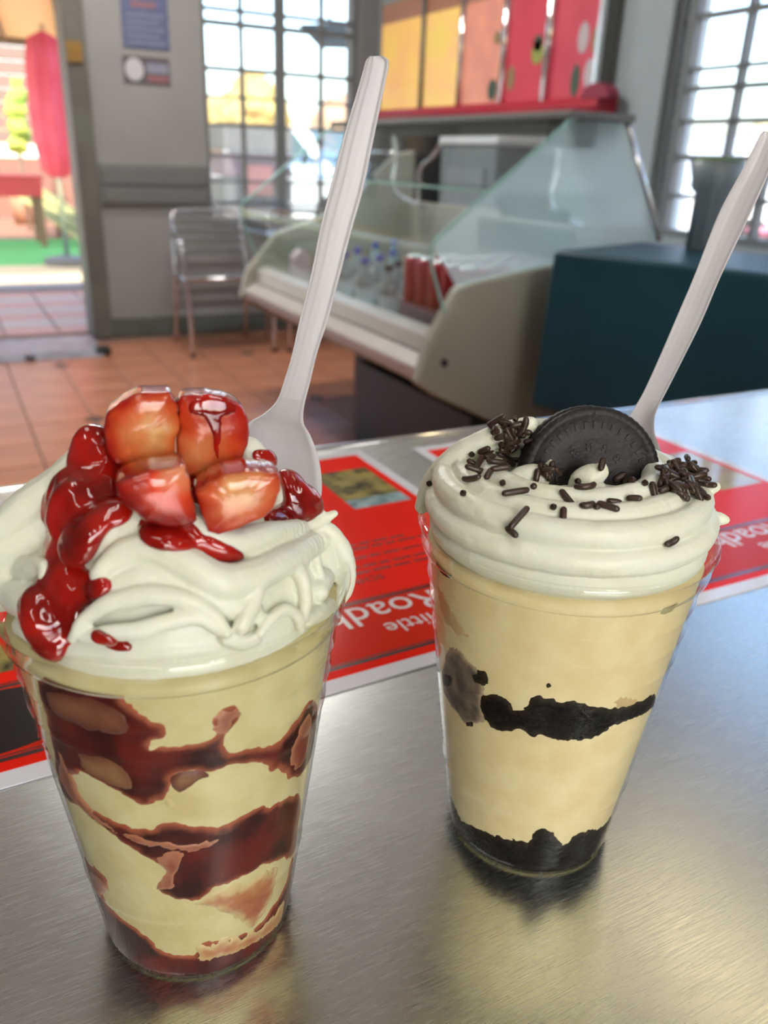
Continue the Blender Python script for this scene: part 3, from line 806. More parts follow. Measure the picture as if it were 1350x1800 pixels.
for y in (2.30, 3.40):
    MB().tube(spline([(1.78, y, 1.20), (1.80, y, 1.08), (1.80, y, 0.95), (1.96, y, 0.88)], 4), 0.009, 8).build('shelf_bracket', MT['chrome'], fr, True)
MB().box((1.80, FY0 + 0.2, 0.905), (1.83, FY0 + 0.55, 0.945)).build('price_rail', MT['dark'], fr)
MB().box((1.414, FY0 + 0.06, 0.0), (2.02, 2.93, 0.335)).build('plinth', MT['dark'], fr)
MB().box((1.75, 3.5, 0.0), (1.95, FY1 - 0.06, 0.335)).build('rear_foot', MT['dark'], fr)

# bottles and cans standing in the fridge well (floor of the well at z 0.50)
WZ = 0.501
clear = smat('water_bottle_plastic', (0.42, 0.52, 0.56), 0.12, col2=(0.34, 0.44, 0.48), scale=30, trans=0.35)
cola = smat('dark_cola', (0.03, 0.012, 0.012), 0.12)
capm = {'blue': smat('blue_cap', (0.06, 0.09, 0.40), 0.4), 'dark': smat('charcoal_cap', (0.03, 0.05, 0.06), 0.4), 'yellow': smat('yellow_cap', (0.65, 0.47, 0.10), 0.4)}
labm = {'water': smat('pale_label', (0.55, 0.62, 0.68), 0.5), 'red': smat('red_label', (0.45, 0.03, 0.05), 0.4), 'orange': smat('peach_label', (0.66, 0.45, 0.30), 0.5)}
BOT = {}
def bottle(x, y, cap, lab, label, group, h=0.235):
    key = (cap, lab)
    if key not in BOT:
        b = empty('drink_bottle', (x, y, WZ))
        body = clear if cap != 'dark' or lab == 'water' else cola
        pr_ = [(0.030, 0.0), (0.0325, 0.008), (0.0325, 0.06), (0.030, 0.10), (0.0325, 0.14), (0.030, 0.165), (0.016, 0.20), (0.0135, 0.215)]
        MB().lathe(pr_, (x, y, WZ), 20).build('bottle_body', body, b, True)
        MB().lathe([(0.0335, 0.07), (0.0335, 0.13)], (x, y, WZ), 20, cap=False).build('label_band', labm[lab], b, True)
        MB().lathe([(0.0155, 0.213), (0.0155, 0.232), (0.013, 0.235)], (x, y, WZ), 16).build('bottle_cap', capm[cap], b)
        BOT[key] = b
        c = b
    else:
        src = BOT[key]
        c = copy_tree(src, Vector((x, y, WZ)) - Vector(src.location))
    tag(c, label, 'bottle', group)
    return c
taken = []
def free(x, y, d=0.070):
    for a, b in taken:
        if (a - x) ** 2 + (b - y) ** 2 < d * d: return False
    taken.append((x, y)); return True
for px, py in ((588, 428), (628, 440), (660, 430), (692, 426), (606, 446), (642, 458), (668, 452), (690, 444), (600, 412), (570, 432), (655, 412)):
    q = on_z(px, py, WZ + 0.225)
    if 1.34 < q.x < 1.93 and 2.59 < q.y < FY1 - 0.1 and free(q.x, q.y):
        bottle(q.x, q.y, 'blue', 'water', 'clear water bottle with blue cap at the far end of the fridge', 'blue capped water bottles in the fridge')
for px, py in ((700, 463), (722, 470), (742, 458), (752, 476), (684, 470), (768, 466), (712, 482), (736, 488)):
    q = on_z(px, py, WZ + 0.225)
    if 1.34 < q.x < 1.93 and 2.59 < q.y < FY1 - 0.1 and free(q.x, q.y):
        bottle(q.x, q.y, 'dark', 'water', 'bottle with charcoal cap in the middle of the fridge', 'dark capped bottles in the fridge')
for px, py in ((763, 453),):
    q = on_z(px, py, WZ + 0.225)
    if not free(q.x, q.y): q = Vector((1.80, 2.95, 0)); taken.append((1.80, 2.95))
    bottle(q.x, q.y, 'yellow', 'orange', 'single yellow capped bottle between dark caps and teal packs', None)
redcan = smat('dark_red_can', (0.40, 0.025, 0.035), 0.3, metal=0.3)
CAN = None
def can(x, y, z=WZ):
    global CAN
    if CAN is None:
        c = empty('drink_can', (x, y, z))
        MB().lathe([(0.026, 0.0), (0.033, 0.010), (0.033, 0.13), (0.027, 0.145)], (x, y, z), 20).build('can_body', redcan, c, True)
        MB().lathe([(0.027, 0.144), (0.0275, 0.149), (0.024, 0.147), (0.022, 0.1455)], (x, y, z), 20).build('can_lid', MT['alu'], c, True)
        MB().box((x - 0.008, y - 0.012, z + 0.147), (x + 0.008, y + 0.010, z + 0.1492)).build('pull_tab', MT['alu'], c)
        CAN = c
    else:
        c = copy_tree(CAN, Vector((x, y, z)) - Vector(CAN.location))
    tag(c, 'dark red drink can among the cans at the near end of the fridge', 'can', 'red drink cans in the fridge')
crate = tag(MB().box((1.37, 2.13, WZ), (1.93, 2.535, WZ + 0.135)).build('can_tray', smat('maroon_tray', (0.11, 0.02, 0.03), 0.5), bevel=0.008), 'dark maroon tray under the red cans in the fridge', 'tray')
for i in range(7):
    for j in range(5):
        x, y = 1.405 + i * 0.078, 2.165 + j * 0.082
        if free(x, y, 0.066): can(x, y, WZ + 0.136)
tp = smat('teal_foil', (0.06, 0.20, 0.26), 0.3)
for k in range(4):
    x, y = 1.58 + 0.09 * k, 2.82 + 0.015 * (k % 2)
    if not free(x, y, 0.07): continue
    b = tag(empty('drink_pouch', (x, y, WZ)), 'teal foil drink pouch standing behind the red cans', 'pouch', 'teal pouches in the fridge')
    MB().prism([(x - 0.03, y - 0.02), (x + 0.03, y - 0.02), (x + 0.03, y + 0.02), (x - 0.03, y + 0.02)], 'z', WZ, WZ + 0.17).build('pouch_body', tp, b, bevel=0.010)
    MB().box((x - 0.026, y - 0.003, WZ + 0.169), (x + 0.026, y + 0.003, WZ + 0.20)).build('pouch_seal', labm['water'], b)

for k, (px, py, lab, c_) in enumerate(((510, 440, 'pale pink carton at the far front corner of the fridge', (0.60, 0.48, 0.52)), (540, 452, 'white carton beside the pink one in the fridge', (0.62, 0.62, 0.68)))):
    q = on_z(px, py, WZ + 0.20)
    x, y = max(q.x, 1.39 + 0.09 * k), min(q.y, FY1 - 0.12)
    if not free(x, y, 0.08): continue
    cb = tag(empty('drink_carton', (x, y, WZ)), lab, 'carton')
    MB().box((x - 0.035, y - 0.035, WZ), (x + 0.035, y + 0.035, WZ + 0.17)).build('carton_body', smat('carton_print', c_, 0.5, scale=20), cb, bevel=0.003)
    MB().prism([(x - 0.035, WZ + 0.171), (x + 0.035, WZ + 0.171), (x + 0.004, WZ + 0.205), (x - 0.004, WZ + 0.205)], 'y', y - 0.035, y + 0.035).build('gable_top', smat('carton_top', c_, 0.5), cb)

# back counter with machines along the right wall
bc = tag(empty('back_counter', (2.45, 4.1, 0)), 'grey back counter along the right wall behind the fridge', 'counter')
MB().box((2.31, 2.95, 0.74), (2.675, 5.30, 0.78)).build('worktop', MT['trim'], bc, bevel=0.004)
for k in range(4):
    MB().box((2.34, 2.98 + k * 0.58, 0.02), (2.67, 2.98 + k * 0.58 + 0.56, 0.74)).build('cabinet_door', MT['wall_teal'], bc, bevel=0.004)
mo = tag(empty('oven_machine', (2.42, 4.55, 0.781)), 'black hooded machine behind the glass at the far corner', 'machine')
MB().prism([(4.22, 0.781), (4.86, 0.781), (4.88, 1.16), (4.82, 1.235), (4.40, 1.235), (4.25, 1.10)], 'x', 2.33, 2.62).build('body', smat('black_enamel', (0.012, 0.018, 0.020), 0.35), mo, bevel=0.012)
MB().box((2.322, 4.35, 0.84), (2.333, 4.75, 1.08)).build('door', smat('smoked_glass', (0.02, 0.03, 0.034), 0.15), mo)
MB().tube([(2.318, 4.35, 1.11), (2.318, 4.75, 1.11)], 0.010).build('handle', MT['chrome'], mo, True)
mc = tag(empty('steel_machine', (2.45, 3.66, 0.781)), 'grey steel drink machine with white top behind the glass', 'machine')
MB().box((2.33, 3.42, 0.781), (2.62, 3.92, 1.15)).build('body', smat('grey_machine', (0.20, 0.24, 0.26), 0.4), mc, bevel=0.012)
MB().box((2.32, 3.41, 1.151), (2.63, 3.93, 1.19)).build('top_lid', smat('white_lid', (0.75, 0.77, 0.80), 0.4), mc, bevel=0.01)
MB().tube(spline([(2.34, 4.14, 0.782), (2.34, 4.14, 1.02), (2.34, 4.02, 1.09), (2.34, 3.92, 1.17)], 5), 0.012).build('arm_pipe', MT['chrome'], mc, True)
MB().box((2.32, 3.5, 0.86), (2.331, 3.84, 1.05)).build('front_plate', smat('grey_plate', (0.26, 0.30, 0.33), 0.3), mc)

# ------------------------------------------------ illuminated menu board on the right wall
LX = 2.60
lb = tag(empty('menu_lightbox', (2.64, 4.15, 1.29)), 'long red menu board with chrome dividers above the fridge', 'menu board')
Yl, Yr = 5.17, 3.10
zb, zt = 1.35, 1.93
def bpnt(px, py): return on_x(px, py, LX)
MB().box((LX + 0.004, Yr, zb), (WR - 0.001, Yl, zt)).build('case', MT['trim'], lb)
MB().prism([(LX - 0.03, 1.285), (LX - 0.045, 1.32), (LX - 0.02, 1.355), (WR - 0.001, 1.355), (WR - 0.001, 1.285)], 'y', Yr - 0.05, Yl + 0.1).build('bottom_trough', smat('crimson_trough', (0.40, 0.02, 0.04), 0.35), lb, bevel=0.006)
V = [(x, Yr - 0.02 + 0.09 * math.cos(PI * k / 12), 1.345 + 0.06 * math.sin(PI * k / 12)) for x in (LX - 0.03, LX + 0.03) for k in range(13)]
MB().add(V, [tuple(range(13))[::-1], tuple(range(13, 26))] + [(k, k + 1, 14 + k, 13 + k) for k in range(12)]).build('end_cap', smat('maroon_cap', (0.26, 0.02, 0.05), 0.4), lb)
# panel borders by their places along the board
bxs = [5.15, bpnt(745, 120).y, bpnt(813, 120).y, bpnt(888, 120).y, bpnt(965, 120).y, 3.115]
pan = [mat('orange_reflection', (0.80, 0.42, 0.16), 0.25, col2=(0.78, 0.56, 0.10), scale=5, emit=(0.80, 0.45, 0.15), emit_s=0.35),  # first two panels: reflection of the outdoors put in as colour and glow
       mat('yellow_reflection', (0.80, 0.46, 0.20), 0.25, col2=(0.72, 0.58, 0.12), scale=6, emit=(0.80, 0.48, 0.16), emit_s=0.35),
       mat('peach_poster', (0.72, 0.30, 0.20), 0.25, col2=(0.55, 0.22, 0.18), scale=5, emit=(0.7, 0.30, 0.2), emit_s=0.22),
       mat('red_poster', (0.52, 0.06, 0.09), 0.25, col2=(0.46, 0.05, 0.08), scale=5, emit=(0.5, 0.05, 0.08), emit_s=0.18),
       mat('red_poster_end', (0.52, 0.07, 0.10), 0.25, col2=(0.46, 0.05, 0.08), scale=5, emit=(0.5, 0.06, 0.09), emit_s=0.18)]
P_ = []
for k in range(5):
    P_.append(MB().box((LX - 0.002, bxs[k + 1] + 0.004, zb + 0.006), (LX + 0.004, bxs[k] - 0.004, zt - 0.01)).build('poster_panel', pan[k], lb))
    MB().box((LX - 0.003, bxs[k + 1] + 0.004, zt - 0.11), (LX - 0.0021, bxs[k] - 0.004, zt - 0.012)).build('header_print', smat('brown_header_print', (0.42, 0.20, 0.13) if k < 3 else (0.28, 0.05, 0.06), 0.3), P_[k])
for k in (1, 2, 3, 4):
    MB().tube([(LX - 0.014, bxs[k], zb - 0.005), (LX - 0.014, bxs[k], zt)], 0.010 + 0.003 * k, 10).build('chrome_divider', MT['chrome'] if k > 1 else MT['trim'], lb, True)
MB().box((LX - 0.02, 3.10, zb), (LX + 0.01, 3.122, zt)).build('end_frame', MT['alu'], lb)
# dish pictures printed on the panels
def disc(nm, px, py, r1, r2, m, par):
    c = bpnt(px, py)
    V = [(LX - 0.0045, c.y + r1 * math.cos(2 * PI * k / 20), c.z + r2 * math.sin(2 * PI * k / 20)) for k in range(20)]
    MB().add(V, [tuple(range(20))[::-1]]).build(nm, m, par)
grn, blk, pale, olv = smat('green_print', (0.30, 0.34, 0.08), 0.3), smat('black_green_print', (0.05, 0.09, 0.06), 0.3), smat('pale_print', (0.50, 0.44, 0.46), 0.3), smat('olive_print', (0.27, 0.20, 0.10), 0.3)
disc('dish_picture', 946, 92, 0.045, 0.05, grn, P_[3]); disc('dish_picture', 947, 76, 0.035, 0.035, blk, P_[3])
disc('dish_picture', 899, 138, 0.03, 0.055, olv, P_[3]); disc('dish_picture', 876, 66, 0.03, 0.03, olv, P_[2]); disc('dish_picture', 866, 158, 0.04, 0.05, blk, P_[2])
disc('dish_picture', 1027, 66, 0.035, 0.06, pale, P_[4]); disc('dish_picture', 1050, 70, 0.03, 0.055, olv, P_[4])
disc('dish_picture', 1012, 142, 0.03, 0.065, blk, P_[4]); disc('dish_picture', 1037, 130, 0.035, 0.06, pale, P_[4])

# ------------------------------------------------ dark covered counter box at the right, with a fluted holder on it
bx = tag(empty('covered_chest', (1.85, 1.6, 0)), 'dark teal covered chest standing right of the fridge', 'chest')
A0, A1 = Vector((1.455, 1.835)), Vector((1.70, 1.20))
dv = (A1 - A0).normalized(); nv = Vector((-dv.y, dv.x))
if nv.x < 0: nv = -nv
def quad(z, e):
    a = A0 - dv * e - nv * e; b = A1 + dv * 0.2 - nv * e
    return [(a.x, a.y, z), (b.x, b.y, z), ((b + nv * (0.51 + e)).x, (b + nv * (0.51 + e)).y, z), ((a + nv * (0.51 + e)).x, (a + nv * (0.51 + e)).y, z)]
lo_, hi_ = quad(0.44, 0.012), quad(0.87, 0.0)
MB().add(lo_ + hi_, [(3, 2, 1, 0), (4, 5, 6, 7), (0, 1, 5, 4), (1, 2, 6, 5), (2, 3, 7, 6), (3, 0, 4, 7)]).build('chest_cover', MT['teal_box'], bx, bevel=0.014, seg=3)
for t_, s_ in ((0.35, 0.12), (0.85, 0.12), (0.35, 0.45), (0.85, 0.45)):
    q = A0 + dv * t_ + nv * s_
    MB().box((q.x - 0.03, q.y - 0.03, 0), (q.x + 0.03, q.y + 0.03, 0.45)).build('leg', MT['dark'], bx)
ho = tag(empty('fluted_holder', (1.935, 1.767, 0.871)), 'grey fluted holder with flared top standing on the dark chest', 'holder')
hm = smat('bluegrey_plastic', (0.26, 0.33, 0.37), 0.4)
V, F = [], []
hp = [(0.047, 0.0), (0.047, 0.150), (0.060, 0.160), (0.064, 0.19), (0.076, 0.232), (0.071, 0.232)]
for i, (r_, z) in enumerate(hp):
    for k in range(60):
        a = 2 * PI * k / 60
        q = r_ * (1 + (0.05 * math.cos(10 * a) if i < 2 else 0))
        V.append((1.935 + q * math.cos(a), 1.767 + q * math.sin(a), 0.871 + z))
for i in range(len(hp) - 1):
    for k in range(60): F.append((i * 60 + k, i * 60 + (k + 1) % 60, (i + 1) * 60 + (k + 1) % 60, (i + 1) * 60 + k))
F.append(tuple(range(60))[::-1])
mk('holder_body', V, F, hm, ho, True)
MB().lathe([(0.068, 0.226), (0.060, 0.240), (0.03, 0.246)], (1.935, 1.767, 0.871), 30).build('contents', smat('green_contents', (0.14, 0.22, 0.12), 0.6, scale=40), ho, True)

# ================================================================== THE COUNTER
ct = tag(empty('steel_counter', (0.4, 0.05, 0)), 'brushed stainless steel counter top carrying both desserts', 'counter')
MB().box((-0.9, -0.7, TOP - 0.03), (1.5, 0.616, TOP)).build('counter_top', MT['steel'], ct, bevel=0.0035, seg=3)
MB().tube([(-0.9, 0.6135, TOP - 0.002), (1.5, 0.6135, TOP - 0.002)], 0.0042, 10).build('rolled_edge', MT['chrome'], ct, True)
for x in (-0.82, 1.42):
    for y in (-0.62, 0.50):
        MB().tube([(x, y, 0.0), (x, y, TOP - 0.03)], 0.02).build('leg', MT['alu'], ct, True)
MB().box((-0.8, -0.6, 0.2), (1.4, 0.5, 0.22)).build('under_shelf', MT['alu'], ct)

# ------------------------------------------------ laminated menus (printed so that they read from the other side)
def text_mesh(body, size, loc, rz, m, parent, name='lettering', align='LEFT', shear=0.0, extrude=0.00004, mx=None):
    cu = bpy.data.curves.new('t', 'FONT')
    cu.body = body; cu.size = size; cu.align_x = align; cu.extrude = extrude; cu.shear = shear; cu.resolution_u = 3
    o = bpy.data.objects.new('t', cu); COL.objects.link(o)
    dg = bpy.context.evaluated_depsgraph_get(); dg.update()
    me = bpy.data.meshes.new_from_object(o.evaluated_get(dg))
    bpy.data.objects.remove(o)
    X = mx if mx is not None else Matrix.Translation(loc) @ Matrix.Rotation(rz, 4, 'Z')
    me.transform(X)
    me.materials.clear()
    return link(name, me, m, parent)

def menu(label, x1, width, y_right, rot, z):
    """x1,y_right = near right corner; local a runs left from there, b runs away from the viewer"""
    ca, sa = math.cos(rot), math.sin(rot)
    def P(a, b, dz=0.0): return (x1 - a * ca - b * sa, y_right - a * sa + b * ca, z + dz)
    o = tag(empty('menu_sheet', P(width / 2, 0.15)), label, 'menu')
    def sheet(nm, a0, a1, b0, b1, m, z0, z1):
        q = [(a0, b0), (a1, b0), (a1, b1), (a0, b1)]
        V = [P(a, b, z0) for a, b in q] + [P(a, b, z1) for a, b in q]
        return MB().add(V, [(0, 1, 2, 3), (7, 6, 5, 4), (1, 0, 4, 5), (2, 1, 5, 6), (3, 2, 6, 7), (0, 3, 7, 4)]).build(nm, m, o)
    sheet('laminate_sheet', 0, width, 0, 0.302, MT['paper'], 0, 0.0006)
    sheet('red_field', 0.009, width - 0.009, 0.0095, 0.292, MT['red_print'], 0.0006, 0.0007)
    sheet('title_band', 0.0095, width - 0.0095, 0.0175, 0.0705, MT['red_band'], 0.0007, 0.00076)
    for b0, b1 in ((0.0155, 0.0180), (0.0188, 0.0196), (0.0685, 0.0708), (0.0716, 0.0724)):
        sheet('band_line', 0.0092, width - 0.0092, b0, b1, MT['dark_line'], 0.00076, 0.0008)
    def txt(body, size, a, b, m, sh=0.0):
        return text_mesh(body, size, P(a, b, 0.00085), rot + PI, m, o, shear=sh)
    return o, P, sheet, txt
ml, P1, sh1, tx1 = menu('large red laminated menu with white border behind the left cup', 0.300, 0.42, 0.2945, math.radians(1.6), TOP + 0.0002)
tx1('the little', 0.0165, 0.064, 0.0435, MT['text_white'])
tx1('Roadhouse', 0.028, 0.0745, 0.0655, MT['text_white'])
tx1('SCHNITZELS', 0.0085, 0.092, 0.0945, MT['text_dark'])
rnd = random.Random(5)
for (a0, a1, b) in ((0.055, 0.10, 0.100), (0.035, 0.095, 0.107), (0.040, 0.070, 0.118), (0.030, 0.085, 0.130), (0.052, 0.10, 0.136)):
    a = a0
    while a < a1 + 0.05:
        w_ = rnd.uniform(0.006, 0.014)
        sh1('text_line', a, a + w_, b, b + 0.0022, MT['text_dark'], 0.0007, 0.00078)
        a += w_ + 0.002
sh1('dish_photo', 0.016, 0.062, 0.205, 0.262, MT['photo'], 0.0007, 0.0008)
sh1('plate_photo', 0.016, 0.062, 0.189, 0.2051, MT['photo_blue'], 0.0007, 0.0008)
sh1('dish_photo', 0.26, 0.31, 0.082, 0.13, MT['photo'], 0.0007, 0.0008)
# black oval badge at the end of the title band
V = [P1(0.312 + 0.045 * math.cos(2 * PI * k / 40), 0.0445 + 0.0235 * math.sin(2 * PI * k / 40), 0.00085) for k in range(40)]
MB().add(V, [tuple(range(40))[::-1]]).build('oval_badge', MT['oval'], ml)
mr, P2, sh2, tx2 = menu('smaller red laminated menu with white border behind the right cup', 0.573, 0.238, 0.282, 0.0, TOP + 0.0002)
tx2('the little', 0.0165, 0.062, 0.0435, MT['text_white'])
tx2('Roadhouse', 0.028, 0.0725, 0.0655, MT['text_white'])
sh2('dish_photo', 0.014, 0.060, 0.125, 0.205, MT['photo_faded'], 0.0007, 0.0008)
for (a0, a1, b) in ((0.10, 0.15, 0.10), (0.09, 0.15, 0.115)):
    a = a0
    while a < a1 + 0.05:
        w_ = rnd.uniform(0.006, 0.014)
        sh2('text_line', a, a + w_, b, b + 0.0022, MT['text_dark'], 0.0007, 0.00078)
        a += w_ + 0.002

# ================================================================== THE TWO CUPS
C1, C2 = Vector((0.0446, 0.2037, TOP + 0.0001)), Vector((0.1674, 0.1893, TOP + 0.0001))
CH, CR = 0.1232, 0.0475
def cup_r(z):      # inside of the wall
    return 0.0302 + (0.0447 - 0.0302) * (z - 0.004) / (0.113 - 0.004)
def ring_bump(z):
    return sum(0.00045 * math.exp(-((z - c) / 0.0009) ** 2) for c in (0.1035, 0.0935, 0.0835, 0.029))
def cup_shell(C, parent):
    prof = [(0.0, 0.0006), (0.020, 0.0006), (0.0282, 0.0), (0.0296, 0.0004), (0.0302, 0.004)]
    n = 90
    for i in range(1, n + 1):
        z = 0.004 + (0.113 - 0.004) * i / n
        prof.append((cup_r(z) + ring_bump(z), z))
    MB().lathe(prof, C, 96, cap=False).build('cup_wall', MT['cup'], parent, True)
    lip = [(0.0449, 0.1131), (0.0462, 0.1136), (0.0465, 0.1150), (0.0466, 0.1195), (0.0475, 0.1202), (0.0479, 0.1214), (0.0476, 0.1228), (0.0466, 0.1232), (0.0458, 0.1226)]
    MB().lathe(lip, C, 96, cap=False).build('cup_lip', MT['cup_lip'], parent, True)

def hit_cup(C, px, py):
    """where the line of sight meets the cup's cone -> (angle from the viewer's side, height)"""
    d = ray(px, py); o = CAM - C
    k = (0.0447 - 0.0302) / 0.109; r0 = 0.0302 - k * 0.004
    a = d.x ** 2 + d.y ** 2 - (k * d.z) ** 2
    b = o.x * d.x + o.y * d.y - k * d.z * (r0 + k * o.z)
    c = o.x ** 2 + o.y ** 2 - (r0 + k * o.z) ** 2
    D = b * b - a * c
    t = (-b - math.sqrt(max(D, 0))) / a
    p = o + d * t
    th = math.atan2(p.y, p.x) - math.atan2(-C.y, -C.x)
    return ((th + PI) % (2 * PI) - PI, min(max(p.z, 0.0005), 0.122))

RM = 0.038
def sdf(poly, S, Z):
    """signed distance (inside positive) to a closed polygon in (arc, height)"""
    P = np.array(poly); Q = np.roll(P, -1, 0)
    d = np.full(S.shape, 1e9); ins = np.zeros(S.shape, bool)
    for (x0, y0), (x1, y1) in zip(P, Q):
        ex, ey = x1 - x0, y1 - y0
        L = ex * ex + ey * ey + 1e-18
        t = np.clip(((S - x0) * ex + (Z - y0) * ey) / L, 0, 1)
        d = np.minimum(d, np.hypot(S - x0 - t * ex, Z - y0 - t * ey))
        c = ((y0 > Z) != (y1 > Z)) & (S < (x1 - x0) * (Z - y0) / (y1 - y0 + 1e-18) + x0)
        ins ^= c
    return np.where(ins, d, -d)

NA, NZ = 400, 150
aa = np.linspace(-PI, PI, NA + 1)[:-1]
def zgrid(z0, z1): return np.linspace(z0, z1, NZ)

def layer(C, parent, name, m, polys, depth, seed, rough=0.0008, freq=260.0, extra=None, z0=0.0012, z1=0.1125, in_px=True, edge=0.0022):
    """one body of filling pressed against the inside of the wall, as deep as `depth` in front of the plain filling"""
    zz = zgrid(z0, z1)
    A, Z = np.meshgrid(aa, zz, indexing='ij')
    D = np.full(A.shape, -1.0)
    for poly in polys:
        q = [hit_cup(C, *p) for p in poly] if in_px else poly
        q = [(a * RM, z) for a, z in q]
        q = [tuple(v) for v in spline(q + [q[0]], 4)[:-1]]
        D = np.maximum(D, sdf(q, A * RM, Z))
    if extra is not None: D = np.maximum(D, extra(A, Z))
    th0 = math.atan2(-C.y, -C.x)
    nz = np.zeros(A.shape)
    near = np.abs(D) < 0.004
    for i, j in zip(*np.where(near)):
        t = A[i, j] + th0
        nz[i, j] = noise.fractal(Vector((math.cos(t) * RM * freq + seed, math.sin(t) * RM * freq, Z[i, j] * freq)), 0.8, 2.0, 3)
    D = D + nz * rough
    h = np.clip(D * 0.5, -0.0009, depth)
    keep = D > -0.0016
    V, F, idx = [], [], -np.ones(A.shape, int)
    for i, j in zip(*np.where(keep)):
        idx[i, j] = len(V)
        r = cup_r(Z[i, j]) - 0.0010 + h[i, j]
        t = A[i, j] + th0
        V.append((C.x + r * math.cos(t), C.y + r * math.sin(t), C.z + Z[i, j]))
    for i in range(NA):
        i2 = (i + 1) % NA
        for j in range(NZ - 1):
            q = (idx[i, j], idx[i2, j], idx[i2, j + 1], idx[i, j + 1])
            if min(q) >= 0: F.append(tuple(int(k) for k in q))
    o = mk(name, V, F, m, parent, True)
    at = o.data.attributes.new('core', 'FLOAT', 'POINT')
    at.data.foreach_set('value', np.clip(D[keep] / edge, 0, 1).astype(np.float32))
    return o

def filling(C, parent, m):
    prof = [(0.0, 0.0010), (0.022, 0.0010), (cup_r(0.0012) - 0.0010, 0.0012)]
    for i in range(1, 60):
        z = 0.0012 + 0.1125 * i / 60
        prof.append((cup_r(z) - 0.0010, z))
    prof += [(0.0440, 0.1150), (0.036, 0.117), (0.0, 0.118)]
    return MB().lathe(prof, C, 96, cap=False).build('soft_serve', m, parent, True)

def crop(pts, ox, oy, s): return [(ox + x / s, oy + y / s) for x, y in pts]
def L2(p): return crop(p, 0, 1080, 2.045)
def R2(p): return crop(p, 700, 920, 2.077)

# ------------------------------------------------ left: strawberry cup
cl = tag(empty('dessert_cup', C1), 'clear plastic cup of layered soft serve and strawberry sauce, left', 'dessert cup')
cup_shell(C1, cl)
filling(C1, cl, MT['softserve'])
S1 = L2([(120, 235), (210, 240), (300, 262), (420, 305), (510, 355), (595, 440), (540, 470), (600, 478), (740, 462), (800, 430), (770, 400), (790, 360), (862, 328), (855, 400), (815, 440), (815, 505), (900, 490), (1000, 470), (1060, 410), (1140, 300), (1135, 470), (1078, 590), (1010, 570), (930, 545), (840, 545), (760, 575), (640, 575), (600, 650), (525, 700), (430, 655), (330, 600), (270, 575), (240, 600),
         (300, 690), (420, 760), (540, 790), (560, 760), (700, 770), (800, 775), (900, 720), (990, 690), (1090, 650), (1065, 860), (1000, 890), (880, 950), (760, 1000), (690, 1040), (600, 1020), (570, 990), (600, 940), (560, 900), (480, 860), (380, 790), (280, 700), (215, 640), (175, 470)])
S2 = L2([(280, 885), (330, 920), (375, 965), (362, 1030), (400, 1080), (470, 1130), (540, 1185), (600, 1228), (700, 1232), (725, 1195), (860, 1165), (950, 1110), (1000, 1040), (1040, 960), (1064, 870), (1050, 1020), (1030, 1110), (960, 1200), (860, 1262), (700, 1296), (560, 1288), (430, 1240), (350, 1130), (300, 980)])
back1 = [[(1.7, 0.100), (2.3, 0.105), (2.9, 0.09), (2.6, 0.07), (1.9, 0.075)], [(-2.9, 0.07), (-2.2, 0.08), (-1.7, 0.06), (-2.2, 0.045)], [(1.8, 0.05), (2.5, 0.055), (3.0, 0.03), (2.2, 0.02)], [(-2.8, 0.03), (-2.0, 0.03), (-1.8, 0.012), (-2.6, 0.012)]]
layer(C1, cl, 'syrup_swirl', MT['syrup'], [S1, S2], 0.0004, 1.0, rough=0.0014, freq=190, extra=lambda A, Z: 0.0075 + 0.001 * np.sin(5 * A) - Z)
layer(C1, cl, 'syrup_pocket', MT['syrup'], back1, 0.0004, 2.0, in_px=False)
# lighter film along the rims of the syrup, fruit pieces and stained patches in front of it
layer(C1, cl, 'strawberry_piece', MT['chunk'], [L2([(150, 275), (250, 285), (370, 315), (455, 365), (470, 420), (440, 445), (330, 430), (200, 375), (165, 330)])], 0.0006, 3.0, rough=0.0010, freq=200, edge=0.0045)
layer(C1, cl, 'stained_patch', MT['tan'], [L2([(262, 495), (370, 510), (440, 555), (480, 625), (430, 640), (330, 592), (280, 550)]), L2([(600, 600), (640, 575), (720, 572), (760, 590), (690, 620), (640, 650)])], 0.0006, 4.0, rough=0.0010, freq=200, edge=0.0040)
layer(C1, cl, 'pink_film', MT['syrup_mid'], [L2([(195, 470), (240, 570), (300, 690), (420, 775), (560, 810), (700, 830), (800, 800), (880, 760), (800, 820), (700, 860), (600, 850), (470, 830), (350, 760), (260, 680), (210, 600)]),
      L2([(560, 1000), (590, 940), (560, 880), (620, 850), (660, 870), (640, 950), (620, 1000)]), L2([(300, 900), (372, 965), (358, 1025), (320, 985)]), L2([(760, 385), (860, 332), (850, 400), (800, 440)]),
      L2([(1085, 400), (1128, 340), (1118, 470), (1070, 570), (1040, 520)])], 0.0006, 5.0, rough=0.0013, freq=260, edge=0.0030)
layer(C1, cl, 'orange_patch', MT['orange'], [L2([(690, 1050), (800, 1005), (920, 955), (1000, 915), (990, 1000), (950, 1080), (905, 1135), (840, 1090), (760, 1065)]), L2([(700, 1210), (800, 1180), (900, 1150), (990, 1080), (1030, 1020), (1010, 1110), (920, 1190), (800, 1240), (720, 1260)])], 0.0007, 6.0, rough=0.0016, freq=300, edge=0.0035)
layer(C1, cl, 'soft_serve_streak', MT['softserve'], [L2([(590, 690), (600, 670), (625, 690), (610, 705)]), L2([(500, 485), (560, 480), (560, 500), (510, 505)])], 0.0007, 7.0, rough=0.0004)

